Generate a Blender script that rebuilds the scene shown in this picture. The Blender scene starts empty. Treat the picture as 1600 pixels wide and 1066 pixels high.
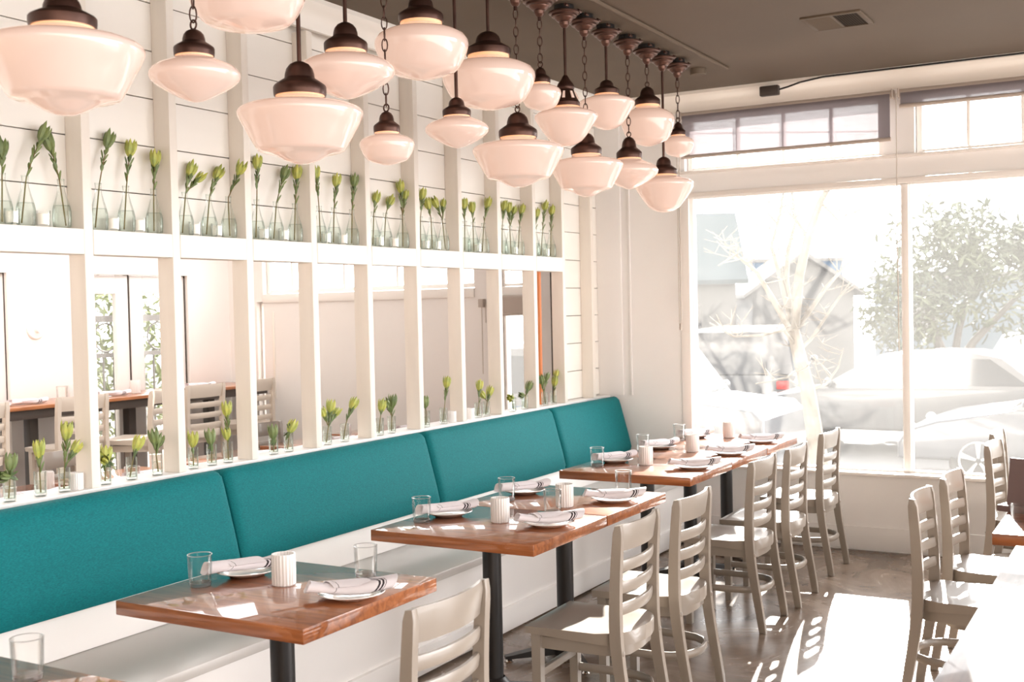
import bpy, bmesh, math, random
from mathutils import Vector, Matrix
from math import sin, cos, pi, radians, sqrt
SC = bpy.context.scene
COL = SC.collection
rnd = random.Random(7)

# ------------------------------------------------------------------ camera, sky, sun, exposure
SKY_FRONT, SKY_SIDE, SKY_BACK, SKY_BASE = 5.0, 2.9, .25, .40
def setup_view():
    cam = bpy.data.cameras.new('camera'); co = bpy.data.objects.new('camera', cam); COL.objects.link(co)
    ya, pi_, ro = radians(29.708), radians(1.6454), radians(-1.2210)
    f = Vector((-sin(ya)*cos(pi_), cos(ya)*cos(pi_), -sin(pi_)))
    r = Vector((cos(ya), sin(ya), 0)); u = r.cross(f)
    r2 = r*cos(ro)+u*sin(ro); u2 = -r*sin(ro)+u*cos(ro)
    m = Matrix((r2, u2, -f)).transposed().to_4x4(); m.translation = Vector((0, 0, 1.65))
    co.matrix_world = m
    cam.sensor_width = 36; cam.lens = 1795.9/1600*36; cam.clip_end = 200; cam.clip_start = .05
    cam.dof.use_dof = True; cam.dof.focus_distance = 5.0; cam.dof.aperture_fstop = 4.5
    SC.camera = co
    w = bpy.data.worlds.new('sky'); SC.world = w; w.use_nodes = True
    nt = w.node_tree; nt.nodes.clear()
    bg = nt.nodes.new('ShaderNodeBackground'); out = nt.nodes.new('ShaderNodeOutputWorld')
    # bright hazy sky: glare towards +x (the open right hand side), softer over the street
    tc = nt.nodes.new('ShaderNodeTexCoord'); dp = nt.nodes.new('ShaderNodeVectorMath'); dp.operation = 'DOT_PRODUCT'
    dp.inputs[1].default_value = Vector((.95, .06, .25)).normalized()
    nt.links.new(tc.outputs['Generated'], dp.inputs[0])
    mr = nt.nodes.new('ShaderNodeMapRange'); mr.interpolation_type = 'SMOOTHSTEP'
    mr.inputs['From Min'].default_value = .0; mr.inputs['From Max'].default_value = .8; mr.inputs['To Min'].default_value = SKY_BASE; mr.inputs['To Max'].default_value = SKY_SIDE
    nt.links.new(dp.outputs['Value'], mr.inputs['Value']); nt.links.new(mr.outputs[0], bg.inputs[1])
    sx = nt.nodes.new('ShaderNodeSeparateXYZ'); nt.links.new(tc.outputs['Generated'], sx.inputs[0])
    bk = nt.nodes.new('ShaderNodeMapRange'); bk.interpolation_type = 'SMOOTHSTEP'     # low warm glow in the sky behind the viewer
    bk.inputs['From Min'].default_value = 0; bk.inputs['From Max'].default_value = -.8
    nt.links.new(sx.outputs['Y'], bk.inputs['Value'])
    mb = nt.nodes.new('ShaderNodeMath'); mb.operation = 'MULTIPLY_ADD'; mb.inputs[1].default_value = SKY_BACK
    nt.links.new(bk.outputs[0], mb.inputs[0]); nt.links.new(mr.outputs[0], mb.inputs[2]); 
    fr = nt.nodes.new('ShaderNodeMapRange'); fr.interpolation_type = 'SMOOTHSTEP'     # glare round the sun over the street
    fr.inputs['From Min'].default_value = .05; fr.inputs['From Max'].default_value = .55
    nt.links.new(sx.outputs['Y'], fr.inputs['Value'])
    mf = nt.nodes.new('ShaderNodeMath'); mf.operation = 'MULTIPLY_ADD'; mf.inputs[1].default_value = SKY_FRONT
    nt.links.new(fr.outputs[0], mf.inputs[0]); nt.links.new(mb.outputs[0], mf.inputs[2]); nt.links.new(mf.outputs[0], bg.inputs[1])
    cm = nt.nodes.new('ShaderNodeMixRGB'); cm.inputs[1].default_value = (1.0, .972, .965, 1); cm.inputs[2].default_value = (1.0, .90, .80, 1)
    nt.links.new(bk.outputs[0], cm.inputs[0]); nt.links.new(cm.outputs[0], bg.inputs[0])
    nt.links.new(bg.outputs[0], out.inputs[0])
    sun = bpy.data.lights.new('sun', 'SUN'); so = bpy.data.objects.new('sun', sun); COL.objects.link(so)
    sun.energy = 16.0; sun.color = (1, .93, .84); sun.angle = radians(.8)
    d = Vector((.2, -1, 0)).normalized()*cos(radians(23.5)); d.z = -sin(radians(23.5))
    so.rotation_euler = d.to_track_quat('-Z', 'Y').to_euler()
    v = SC.view_settings; v.view_transform = 'Standard'; v.look = 'None'; v.gamma = 1; v.use_curve_mapping = False
    v.exposure = .80
    cy = SC.cycles
    cy.use_denoising = True; cy.max_bounces = 10; cy.diffuse_bounces = 5; cy.transparent_max_bounces = 24
    cy.transmission_bounces = 6; cy.caustics_reflective = False; cy.caustics_refractive = False
    cy.sample_clamp_indirect = 6
setup_view()

# ------------------------------------------------------------------ materials
def mat(name, base, rough=.5, metal=0, noise=0, nscale=20, bump=0, coat=0, sheen=0, stretch=(1, 1, 1), emis=None, estr=0, base2=None, spec=.5, coat_rough=.05, detail=4):
    m = bpy.data.materials.new(name); m.use_nodes = True
    nt = m.node_tree; b = nt.nodes['Principled BSDF']
    b.inputs['Base Color'].default_value = (*base, 1); b.inputs['Roughness'].default_value = rough
    b.inputs['Metallic'].default_value = metal; b.inputs['Coat Weight'].default_value = coat
    b.inputs['Coat Roughness'].default_value = coat_rough
    b.inputs['Specular IOR Level'].default_value = spec
    b.inputs['Sheen Weight'].default_value = sheen
    if emis: b.inputs['Emission Color'].default_value = (*emis, 1); b.inputs['Emission Strength'].default_value = estr
    if noise or bump or base2:
        tc = nt.nodes.new('ShaderNodeTexCoord'); mp = nt.nodes.new('ShaderNodeMapping'); mp.inputs['Scale'].default_value = stretch
        nz = nt.nodes.new('ShaderNodeTexNoise'); nz.inputs['Scale'].default_value = nscale; nz.inputs['Detail'].default_value = detail
        nt.links.new(tc.outputs['Object'], mp.inputs[0]); nt.links.new(mp.outputs[0], nz.inputs['Vector'])
        if noise or base2:
            cr = nt.nodes.new('ShaderNodeValToRGB')
            b2 = base2 or tuple(max(0, c*(1-noise)) for c in base)
            cr.color_ramp.elements[0].color = (*b2, 1); cr.color_ramp.elements[1].color = (*base, 1)
            cr.color_ramp.elements[0].position = .3; cr.color_ramp.elements[1].position = .7
            nt.links.new(nz.outputs['Fac'], cr.inputs[0]); nt.links.new(cr.outputs[0], b.inputs['Base Color'])
        if bump:
            bp = nt.nodes.new('ShaderNodeBump'); bp.inputs['Strength'].default_value = bump; bp.inputs['Distance'].default_value = .01
            nt.links.new(nz.outputs['Fac'], bp.inputs['Height']); nt.links.new(bp.outputs[0], b.inputs['Normal'])
    return m

def glass_mat(name, tint, edge, gloss_max=.5, haze=0.0, hazecol=(1, 1, 1), rough=.02):
    """thin clear sheet or thin-walled vessel: see-through, tinted towards its rim, with a mirror reflection and optional white veil imitating glare"""
    m = bpy.data.materials.new(name); m.use_nodes = True; nt = m.node_tree; nt.nodes.clear()
    out = nt.nodes.new('ShaderNodeOutputMaterial'); lw = nt.nodes.new('ShaderNodeLayerWeight'); lw.inputs[0].default_value = .25
    cr = nt.nodes.new('ShaderNodeValToRGB'); cr.color_ramp.elements[0].color = (*tint, 1); cr.color_ramp.elements[1].color = (*edge, 1)
    cr.color_ramp.elements[0].position = .35; cr.color_ramp.elements[1].position = .95
    nt.links.new(lw.outputs['Facing'], cr.inputs[0])
    tr = nt.nodes.new('ShaderNodeBsdfTransparent'); nt.links.new(cr.outputs[0], tr.inputs[0])
    gl = nt.nodes.new('ShaderNodeBsdfGlossy'); gl.inputs['Roughness'].default_value = rough
    mr = nt.nodes.new('ShaderNodeMapRange'); mr.inputs['To Min'].default_value = .0; mr.inputs['To Max'].default_value = gloss_max
    nt.links.new(lw.outputs['Fresnel'], mr.inputs['Value'])
    mx = nt.nodes.new('ShaderNodeMixShader'); nt.links.new(mr.outputs[0], mx.inputs[0]); nt.links.new(tr.outputs[0], mx.inputs[1]); nt.links.new(gl.outputs[0], mx.inputs[2])
    last = mx
    if haze:
        tl = nt.nodes.new('ShaderNodeBsdfTranslucent'); tl.inputs[0].default_value = (*hazecol, 1)
        nz = nt.nodes.new('ShaderNodeTexNoise'); nz.inputs['Scale'].default_value = 2.2; nz.inputs['Detail'].default_value = 6
        tc = nt.nodes.new('ShaderNodeTexCoord'); nt.links.new(tc.outputs['Object'], nz.inputs['Vector'])
        m2 = nt.nodes.new('ShaderNodeMapRange'); m2.inputs['To Min'].default_value = haze*.7; m2.inputs['To Max'].default_value = haze*1.3
        nt.links.new(nz.outputs['Fac'], m2.inputs['Value'])
        mh = nt.nodes.new('ShaderNodeMixShader'); nt.links.new(m2.outputs[0], mh.inputs[0]); nt.links.new(mx.outputs[0], mh.inputs[1]); nt.links.new(tl.outputs[0], mh.inputs[2])
        last = mh
    nt.links.new(last.outputs[0], out.inputs[0])
    return m

def translucent_mat(name, col, thr, transp, diff=None):
    m = bpy.data.materials.new(name); m.use_nodes = True; nt = m.node_tree; nt.nodes.clear()
    out = nt.nodes.new('ShaderNodeOutputMaterial')
    d = nt.nodes.new('ShaderNodeBsdfDiffuse'); d.inputs[0].default_value = (*(diff or col), 1)
    t = nt.nodes.new('ShaderNodeBsdfTranslucent'); t.inputs[0].default_value = (*col, 1)
    m1 = nt.nodes.new('ShaderNodeMixShader'); m1.inputs[0].default_value = thr
    nt.links.new(d.outputs[0], m1.inputs[1]); nt.links.new(t.outputs[0], m1.inputs[2])
    tr = nt.nodes.new('ShaderNodeBsdfTransparent')
    m2 = nt.nodes.new('ShaderNodeMixShader'); m2.inputs[0].default_value = transp
    nt.links.new(m1.outputs[0], m2.inputs[1]); nt.links.new(tr.outputs[0], m2.inputs[2]); nt.links.new(m2.outputs[0], out.inputs[0])
    return m

def wood_mat(name, light, dark, rough, coat, axis_scale, seam=None):
    m = bpy.data.materials.new(name); m.use_nodes = True; nt = m.node_tree; b = nt.nodes['Principled BSDF']
    tc = nt.nodes.new('ShaderNodeTexCoord'); mp = nt.nodes.new('ShaderNodeMapping'); mp.inputs['Scale'].default_value = axis_scale
    oi = nt.nodes.new('ShaderNodeObjectInfo'); ad = nt.nodes.new('ShaderNodeVectorMath'); ad.operation = 'ADD'
    sc = nt.nodes.new('ShaderNodeVectorMath'); sc.operation = 'SCALE'; sc.inputs['Scale'].default_value = 9
    nt.links.new(oi.outputs['Location'], sc.inputs[0]); nt.links.new(tc.outputs['Object'], ad.inputs[0]); nt.links.new(sc.outputs[0], ad.inputs[1])
    nt.links.new(ad.outputs[0], mp.inputs[0])
    nz = nt.nodes.new('ShaderNodeTexNoise'); nz.inputs['Scale'].default_value = 3; nz.inputs['Detail'].default_value = 8; nz.inputs['Distortion'].default_value = .6
    nt.links.new(mp.outputs[0], nz.inputs['Vector'])
    cr = nt.nodes.new('ShaderNodeValToRGB'); cr.color_ramp.elements[0].color = (*dark, 1); cr.color_ramp.elements[1].color = (*light, 1)
    cr.color_ramp.elements[0].position = .32; cr.color_ramp.elements[1].position = .68
    nt.links.new(nz.outputs['Fac'], cr.inputs[0])
    # knots
    vo = nt.nodes.new('ShaderNodeTexVoronoi'); vo.inputs['Scale'].default_value = 9
    nt.links.new(ad.outputs[0], vo.inputs['Vector'])
    k = nt.nodes.new('ShaderNodeMapRange'); k.inputs['From Min'].default_value = .03; k.inputs['From Max'].default_value = .13; k.inputs['To Min'].default_value = .55; k.inputs['To Max'].default_value = 1
    nt.links.new(vo.outputs['Distance'], k.inputs['Value'])
    mu = nt.nodes.new('ShaderNodeMixRGB'); mu.blend_type = 'MULTIPLY'; mu.inputs[0].default_value = 1
    nt.links.new(cr.outputs[0], mu.inputs[1]); nt.links.new(k.outputs[0], mu.inputs[2]); nt.links.new(mu.outputs[0], b.inputs['Base Color'])
    b.inputs['Roughness'].default_value = rough; b.inputs['Coat Weight'].default_value = coat; b.inputs['Specular IOR Level'].default_value = .12; b.inputs['Coat Roughness'].default_value = .035
    bp = nt.nodes.new('ShaderNodeBump'); bp.inputs['Strength'].default_value = .05; nt.links.new(nz.outputs['Fac'], bp.inputs['Height'])
    nz2 = nt.nodes.new('ShaderNodeTexNoise'); nz2.inputs['Scale'].default_value = 7; nt.links.new(ad.outputs[0], nz2.inputs['Vector'])
    bp2 = nt.nodes.new('ShaderNodeBump'); bp2.inputs['Strength'].default_value = .03; bp2.inputs['Distance'].default_value = .004; nt.links.new(nz2.outputs['Fac'], bp2.inputs['Height']); nt.links.new(bp2.outputs[0], b.inputs['Coat Normal'])
    return m

def napkin_mat():
    m = bpy.data.materials.new('napkin_cloth'); m.use_nodes = True; nt = m.node_tree; b = nt.nodes['Principled BSDF']
    tc = nt.nodes.new('ShaderNodeTexCoord'); sp = nt.nodes.new('ShaderNodeSeparateXYZ'); nt.links.new(tc.outputs['Object'], sp.inputs[0])
    # thin dark diagonal lines woven across the cloth
    a = nt.nodes.new('ShaderNodeMath'); a.operation = 'MULTIPLY_ADD'; a.inputs[1].default_value = .75
    nt.links.new(sp.outputs['Y'], a.inputs[0]); nt.links.new(sp.outputs['X'], a.inputs[2])
    z = nt.nodes.new('ShaderNodeMath'); z.operation = 'MULTIPLY_ADD'; z.inputs[1].default_value = -.7
    nt.links.new(sp.outputs['Z'], z.inputs[0]); nt.links.new(a.outputs[0], z.inputs[2])
    masks = []
    for c, w in ((.030, .0034), (.0415, .0034), (.050, .0012), (-.088, .001)):
        cm = nt.nodes.new('ShaderNodeMath'); cm.operation = 'COMPARE'; cm.inputs[1].default_value = c; cm.inputs[2].default_value = w
        nt.links.new(z.outputs[0], cm.inputs[0]); masks.append(cm)
    s = masks[0]
    for q in masks[1:]:
        ad = nt.nodes.new('ShaderNodeMath'); ad.operation = 'MAXIMUM'; nt.links.new(s.outputs[0], ad.inputs[0]); nt.links.new(q.outputs[0], ad.inputs[1]); s = ad
    mx = nt.nodes.new('ShaderNodeMixRGB'); mx.inputs[1].default_value = (.74, .70, .73, 1); mx.inputs[2].default_value = (.035, .025, .03, 1)
    nt.links.new(s.outputs[0], mx.inputs[0]); nt.links.new(mx.outputs[0], b.inputs['Base Color']); b.inputs['Roughness'].default_value = .9
    return m

def floor_mat():
    m = bpy.data.materials.new('polished_concrete'); m.use_nodes = True; nt = m.node_tree; b = nt.nodes['Principled BSDF']
    tc = nt.nodes.new('ShaderNodeTexCoord')
    n1 = nt.nodes.new('ShaderNodeTexNoise'); n1.inputs['Scale'].default_value = 2.2; n1.inputs['Detail'].default_value = 10; n1.inputs['Roughness'].default_value = .65; n1.inputs['Distortion'].default_value = .8
    nt.links.new(tc.outputs['Object'], n1.inputs['Vector'])
    cr = nt.nodes.new('ShaderNodeValToRGB'); e = cr.color_ramp.elements
    e[0].position = .33; e[0].color = (.11, .078, .058, 1); e[1].position = .68; e[1].color = (.30, .225, .17, 1)
    e.new(.5).color = (.20, .145, .107, 1)
    nt.links.new(n1.outputs['Fac'], cr.inputs[0]); nt.links.new(cr.outputs[0], b.inputs['Base Color'])
    rr = nt.nodes.new('ShaderNodeMapRange'); rr.inputs['To Min'].default_value = .16; rr.inputs['To Max'].default_value = .36
    nt.links.new(n1.outputs['Fac'], rr.inputs['Value']); nt.links.new(rr.outputs[0], b.inputs['Roughness'])
    n2 = nt.nodes.new('ShaderNodeTexNoise'); n2.inputs['Scale'].default_value = 40; nt.links.new(tc.outputs['Object'], n2.inputs['Vector'])
    bp = nt.nodes.new('ShaderNodeBump'); bp.inputs['Strength'].default_value = .12; bp.inputs['Distance'].default_value = .004
    nt.links.new(n2.outputs['Fac'], bp.inputs['Height']); nt.links.new(bp.outputs[0], b.inputs['Normal'])
    return m

def fabric_mat():
    m = bpy.data.materials.new('teal_fabric'); m.use_nodes = True; nt = m.node_tree; b = nt.nodes['Principled BSDF']
    tc = nt.nodes.new('ShaderNodeTexCoord'); mp = nt.nodes.new('ShaderNodeMapping'); mp.inputs['Scale'].default_value = (120, 60, 260)
    nz = nt.nodes.new('ShaderNodeTexNoise'); nz.inputs['Scale'].default_value = 1.6; nz.inputs['Detail'].default_value = 5
    nt.links.new(tc.outputs['Object'], mp.inputs[0]); nt.links.new(mp.outputs[0], nz.inputs['Vector'])
    cr = nt.nodes.new('ShaderNodeValToRGB'); cr.color_ramp.elements[0].color = (.0004, .095, .106, 1); cr.color_ramp.elements[1].color = (.0015, .185, .202, 1)
    cr.color_ramp.elements[0].position = .25; cr.color_ramp.elements[1].position = .75
    nt.links.new(nz.outputs['Fac'], cr.inputs[0]); nt.links.new(cr.outputs[0], b.inputs['Base Color'])
    b.inputs['Roughness'].default_value = .75; b.inputs['Sheen Weight'].default_value = .05; b.inputs['Specular IOR Level'].default_value = .2; b.inputs['Sheen Tint'].default_value = (.5, .95, 1, 1); b.inputs['Sheen Roughness'].default_value = .4
    bp = nt.nodes.new('ShaderNodeBump'); bp.inputs['Strength'].default_value = .15; bp.inputs['Distance'].default_value = .002; nt.links.new(nz.outputs['Fac'], bp.inputs['Height']); nt.links.new(bp.outputs[0], b.inputs['Normal'])
    return m

M = dict(
    floor=floor_mat(), teal=fabric_mat(), napkin=napkin_mat(),
    ceiling=mat('taupe_ceiling_paint', (.120, .086, .058), .75, noise=.12, nscale=1.3, bump=.05),
    white=mat('white_wall_paint', (.885, .87, .86), .55, noise=.03, nscale=2, bump=.03),
    annexwall=mat('annex_white_paint', (.82, .785, .76), .55, noise=.03, nscale=2, bump=.03),
    tanbounce=mat('warm_bounce_paint', (.74, .56, .40), .6, noise=.04, nscale=2),  # tan picked to warm the light bounced off the unseen back wall
    plank=mat('white_plank_paint', (.86, .83, .78), .5, noise=.06, nscale=3, bump=.08, stretch=(1, .2, 1.5)),
    post=mat('white_post_paint', (.84, .785, .715), .5, noise=.10, nscale=5, bump=.10, stretch=(2, 2, .25), detail=6),
    trim=mat('cream_trim_paint', (.83, .775, .71), .4, noise=.03, nscale=3),
    wframe=mat('window_frame_paint', (.86, .82, .785), .4),
    gap=mat('dark_gap', (.05, .035, .025), .9),
    seatpaint=mat('white_bench_paint', (.86, .84, .82), .3, noise=.03, nscale=2),
    seatgrey=mat('grey_bench_paint', (.60, .575, .545), .28, noise=.06, nscale=1.5),
    wood=wood_mat('varnished_fir', (.38, .13, .045), (.20, .060, .020), .3, 1, (1.2, 14, 14)),
    darkwood=wood_mat('dark_walnut', (.16, .085, .06), (.07, .035, .025), .3, .22, (14, 1.2, 14)),
    barwood=wood_mat('orange_bar_wood', (.48, .20, .09), (.30, .11, .045), .35, .6, (14, 1.2, 14)),
    blackmetal=mat('black_metal', (.018, .016, .016), .38, metal=.3),
    chair=mat('taupe_chair_lacquer', (.275, .238, .203), .32, noise=.04, nscale=4, coat=.25),
    stool=mat('cream_stool_lacquer', (.62, .54, .46), .4, noise=.05, nscale=4),
    bronze=mat('oiled_bronze', (.085, .040, .029), .36, metal=.7, noise=.45, nscale=9),
    canopy=mat('copper_bronze', (.15, .080, .062), .30, metal=.8, noise=.3, nscale=8),
    opal=mat('opal_glass', (.36, .33, .32), .12, emis=(1, .60, .44), estr=.32, coat=.6, coat_rough=.04),
    opalneck=mat('warm_opal_neck', (.80, .55, .40), .15, emis=(1, .36, .12), estr=.42, coat=.5),
    ceramic=mat('white_ceramic', (.86, .84, .83), .12, coat=.5),
    votive=mat('ribbed_white_glass', (.76, .74, .73), .2, emis=(1, .9, .84), estr=.0, coat=.4),
    wax=mat('white_candle_wax', (.9, .86, .80), .4, emis=(1, .88, .72), estr=.12),
    stem=mat('brown_stem', (.22, .11, .05), .6, base2=(.16, .17, .05), nscale=14),
    leaf=mat('green_leaf', (.20, .25, .075), .5, base2=(.08, .13, .05), nscale=18),
    bud=mat('yellow_green_bud', (.52, .51, .095), .5, base2=(.27, .34, .08), nscale=26),
    buddark=mat('dark_green_bud', (.20, .25, .075), .5, base2=(.09, .14, .05), nscale=26),
    bottle=glass_mat('bottle_glass', (.955, .975, .96), (.66, .75, .70), .5),
    water=glass_mat('water_in_glass', (.95, .97, .955), (.70, .78, .74), .35),
    tumbler=glass_mat('clear_tumbler_glass', (.99, .99, .985), (.84, .85, .85), .45),
    rimglint=glass_mat('rim_highlight_glass', (.88, .88, .88), (.75, .75, .75), .9, haze=.30),  # white mixed in as a built-in highlight on rim and base
    pane=glass_mat('glare_veil_pane', (.97, .98, .98), (.80, .85, .85), .45, haze=.022, hazecol=(1, .99, .97)),  # translucent white mixed in to imitate veiling glare at the window
    pane_clear=glass_mat('clear_pane', (.97, .98, .98), (.8, .85, .85), .4, haze=.06),  # clear glass with the same painted glare veil
    shade=translucent_mat('screen_shade_cloth', (.30, .265, .28), .5, .21),
    blindrail=mat('beige_blind_rail', (.46, .39, .34), .5),
    cord=mat('pale_cord', (.52, .46, .40), .7),
    orange=mat('orange_pipe', (.62, .20, .06), .4),
    brass=mat('chrome_metal', (.75, .70, .65), .2, metal=1),
    bulb=mat('bulb_glow', (1, .95, .85), .2, emis=(1, .86, .66), estr=2.5),
    menu=mat('brown_menu_cover', (.17, .11, .105), .5),
    darkedge=mat('dark_table_edge', (.055, .042, .036), .45),
    # outside
    sidewalk=mat('sidewalk_concrete', (.19, .185, .175), .8, noise=.12, nscale=1.5),
    asphalt=mat('sunbleached_asphalt', (.11, .11, .112), .85, noise=.15, nscale=2),
    bark=mat('pale_bark', (.17, .15, .125), .8, noise=.3, nscale=9, bump=.3),
    bark2=mat('grey_bark', (.13, .12, .11), .85, noise=.3, nscale=7),
    foliage=mat('silver_green_foliage', (.13, .15, .085), .6, base2=(.05, .07, .05), nscale=1.2),
    siding=mat('pale_blue_siding', (.125, .165, .20), .7, noise=.06, nscale=1),
    housewall=mat('white_clapboard', (.18, .18, .18), .7),
    roof=mat('slate_blue_roof', (.06, .085, .10), .8, noise=.12, nscale=2),
    bluewall=mat('blue_board_wall', (.05, .12, .22), .7, noise=.2, nscale=1.5),
    darkglass=mat('dark_car_glass', (.03, .033, .04), .1, coat=1),
    silver=mat('silver_car_paint', (.085, .09, .105), .3, metal=.2, coat=.5),
    whitecar=mat('white_car_paint', (.115, .118, .125), .3, coat=.5),
    greycar=mat('grey_car_paint', (.06, .062, .07), .35, coat=1),
    bluestripe=mat('blue_car_panel', (.06, .10, .15), .35, coat=1),
    tyre=mat('black_tyre', (.03, .03, .03), .8),
    rim=mat('alloy_rim', (.65, .65, .66), .3, metal=.8),
    redlight=mat('red_lamp_lens', (.75, .05, .04), .2),
    greenery=mat('garden_foliage', (.22, .26, .08), .6, base2=(.08, .10, .03), nscale=6),
    iron=mat('wrought_iron', (.10, .085, .075), .6),
)

# ------------------------------------------------------------------ mesh helpers
class MB:
    def __init__(s): s.bm = bmesh.new()
    def box(s, x0, x1, y0, y1, z0, z1, bev=0, seg=2):
        vs = [s.bm.verts.new(p) for p in ((x0, y0, z0), (x1, y0, z0), (x1, y1, z0), (x0, y1, z0), (x0, y0, z1), (x1, y0, z1), (x1, y1, z1), (x0, y1, z1))]
        fs = [s.bm.faces.new([vs[i] for i in f]) for f in ((0, 3, 2, 1), (4, 5, 6, 7), (0, 1, 5, 4), (1, 2, 6, 5), (2, 3, 7, 6), (3, 0, 4, 7))]
        if bev:
            es = set(e for f in fs for e in f.edges)
            bmesh.ops.bevel(s.bm, geom=list(es), offset=bev, segments=seg, profile=.5, affect='EDGES')
        return s
    def prism(s, poly, axis, a, b, bev=0, seg=2):
        def P(u, v, w): return {'x': (w, u, v), 'y': (u, w, v), 'z': (u, v, w)}[axis]
        A = [s.bm.verts.new(P(u, v, a)) for u, v in poly]; B = [s.bm.verts.new(P(u, v, b)) for u, v in poly]
        n = len(poly); fs = [s.bm.faces.new(A[::-1]), s.bm.faces.new(B)]
        for i in range(n): fs.append(s.bm.faces.new((A[i], A[(i+1) % n], B[(i+1) % n], B[i])))
        if bev:
            es = set(e for f in fs[:2] for e in f.edges)
            bmesh.ops.bevel(s.bm, geom=list(es), offset=bev, segments=seg, profile=.5, affect='EDGES')
        bmesh.ops.recalc_face_normals(s.bm, faces=s.bm.faces[:])
        return s
    def lathe(s, prof, seg=32, c=(0, 0, 0), ribs=None):
        rings = []
        for r, z in prof:
            if r < 1e-5: rings.append([s.bm.verts.new((c[0], c[1], c[2]+z))])
            else:
                ring = []
                for i in range(seg):
                    a = 2*pi*i/seg; q = r*(1+(ribs if ribs and i % 2 else 0))
                    ring.append(s.bm.verts.new((c[0]+q*cos(a), c[1]+q*sin(a), c[2]+z)))
                rings.append(ring)
        for A, B in zip(rings, rings[1:]):
            for i in range(seg):
                j = (i+1) % seg
                if len(A) == 1 and len(B) == 1: continue
                if len(A) == 1: s.bm.faces.new((A[0], B[j], B[i]))
                elif len(B) == 1: s.bm.faces.new((A[i], A[j], B[0]))
                else: s.bm.faces.new((A[i], A[j], B[j], B[i]))
        return s
    def tube(s, pts, r, seg=8, closed=False, cap=True, sx=1, sy=1):
        pts = [Vector(p) for p in pts]; n = len(pts)
        rs = r if isinstance(r, (list, tuple)) else [r]*n
        up = None; rings = []
        for i, p in enumerate(pts):
            if closed: t = (pts[(i+1) % n]-pts[i-1]).normalized()
            else: t = (pts[min(i+1, n-1)]-pts[max(i-1, 0)]).normalized()
            if up is None:
                up = Vector((0, 0, 1)) if abs(t.z) < .9 else Vector((0, 1, 0))
            up = (up-t*up.dot(t)).normalized(); sd = t.cross(up)
            rings.append([s.bm.verts.new(p+(sd*cos(2*pi*k/seg+pi/seg)*sx+up*sin(2*pi*k/seg+pi/seg)*sy)*rs[i]) for k in range(seg)])
        m = n if closed else n-1
        for i in range(m):
            A, B = rings[i], rings[(i+1) % n]
            for k in range(seg): s.bm.faces.new((A[k], A[(k+1) % seg], B[(k+1) % seg], B[k]))
        if cap and not closed:
            s.bm.faces.new(rings[0][::-1]); s.bm.faces.new(rings[-1])
        return s
    def ball(s, c, r, sz=(1, 1, 1), u=12, v=8):
        m = Matrix.Translation(c) @ Matrix.Diagonal((*sz, 1))
        bmesh.ops.create_uvsphere(s.bm, u_segments=u, v_segments=v, radius=r, matrix=m); return s
    def leaf(s, base, d, nrm, L, W, cup=.15):
        """pointed blade with a midrib fold, as a thin closed solid"""
        base = Vector(base); d = Vector(d).normalized(); nrm = Vector(nrm); nrm = (nrm-d*nrm.dot(d))
        nrm = nrm.normalized() if nrm.length > 1e-4 else d.orthogonal().normalized()
        sd = d.cross(nrm); t = L*.02+.0006
        prof = ((0, .12), (.3, .8), (.6, 1), (.85, .55))
        top = []; bot = []
        for f, w in prof:
            c = base+d*(L*f)-nrm*(cup*L*(f*f-.2*f))*.6
            top.append([s.bm.verts.new(c+sd*(W*.5*w)+nrm*(W*.22*w)), s.bm.verts.new(c), s.bm.verts.new(c-sd*(W*.5*w)+nrm*(W*.22*w))])
            bot.append(s.bm.verts.new(c-nrm*t*2))
        tip = s.bm.verts.new(base+d*L-nrm*(cup*L)*.5)
        for i in range(3):
            A, B = top[i], top[i+1]
            s.bm.faces.new((A[0], A[1], B[1], B[0])); s.bm.faces.new((A[1], A[2], B[2], B[1]))
            s.bm.faces.new((A[2], bot[i], bot[i+1], B[2])); s.bm.faces.new((bot[i], A[0], B[0], bot[i+1]))
        A = top[3]; s.bm.faces.new((A[0], A[1], tip)); s.bm.faces.new((A[1], A[2], tip)); s.bm.faces.new((A[2], bot[3], tip)); s.bm.faces.new((bot[3], A[0], tip))
        return s
    def build(s, name, m, parent=None, loc=None, sharp=35):
        me = bpy.data.meshes.new(name); s.bm.to_mesh(me); s.bm.free()
        me.materials.append(M[m] if isinstance(m, str) else m)
        me.shade_smooth(); me.set_sharp_from_angle(angle=radians(sharp))
        o = bpy.data.objects.new(name, me); COL.objects.link(o)
        if parent: o.parent = parent
        if loc: o.location = loc
        return o

def tag(o, label, cat, group=None, kind=None):
    if label: o['label'] = label
    if cat: o['category'] = cat
    if group: o['group'] = group
    if kind: o['kind'] = kind
    return o
def thing(name, label, cat, loc=(0, 0, 0), rz=0, group=None):
    o = bpy.data.objects.new(name, None); COL.objects.link(o); o.empty_display_size = .1
    o.location = loc; o.rotation_euler = (0, 0, rz)
    return tag(o, label, cat, group)
def struct(o): o['kind'] = 'structure'; return o
def copy_tree(o, parent=None):
    c = o.copy(); COL.objects.link(c)
    if parent: c.parent = parent
    for ch in list(o.children): copy_tree(ch, c)
    return c
def dup(root, loc, rz=0, label=None, group=None):
    c = copy_tree(root); c.location = loc; c.rotation_euler = (0, 0, rz)
    if label: c['label'] = label
    if group: c['group'] = group
    return c
def lerp(a, b, t): return a+(b-a)*t
ORD = ['first', 'second', 'third', 'fourth', 'fifth', 'sixth', 'seventh', 'eighth', 'ninth', 'tenth', 'eleventh', 'twelfth']

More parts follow.
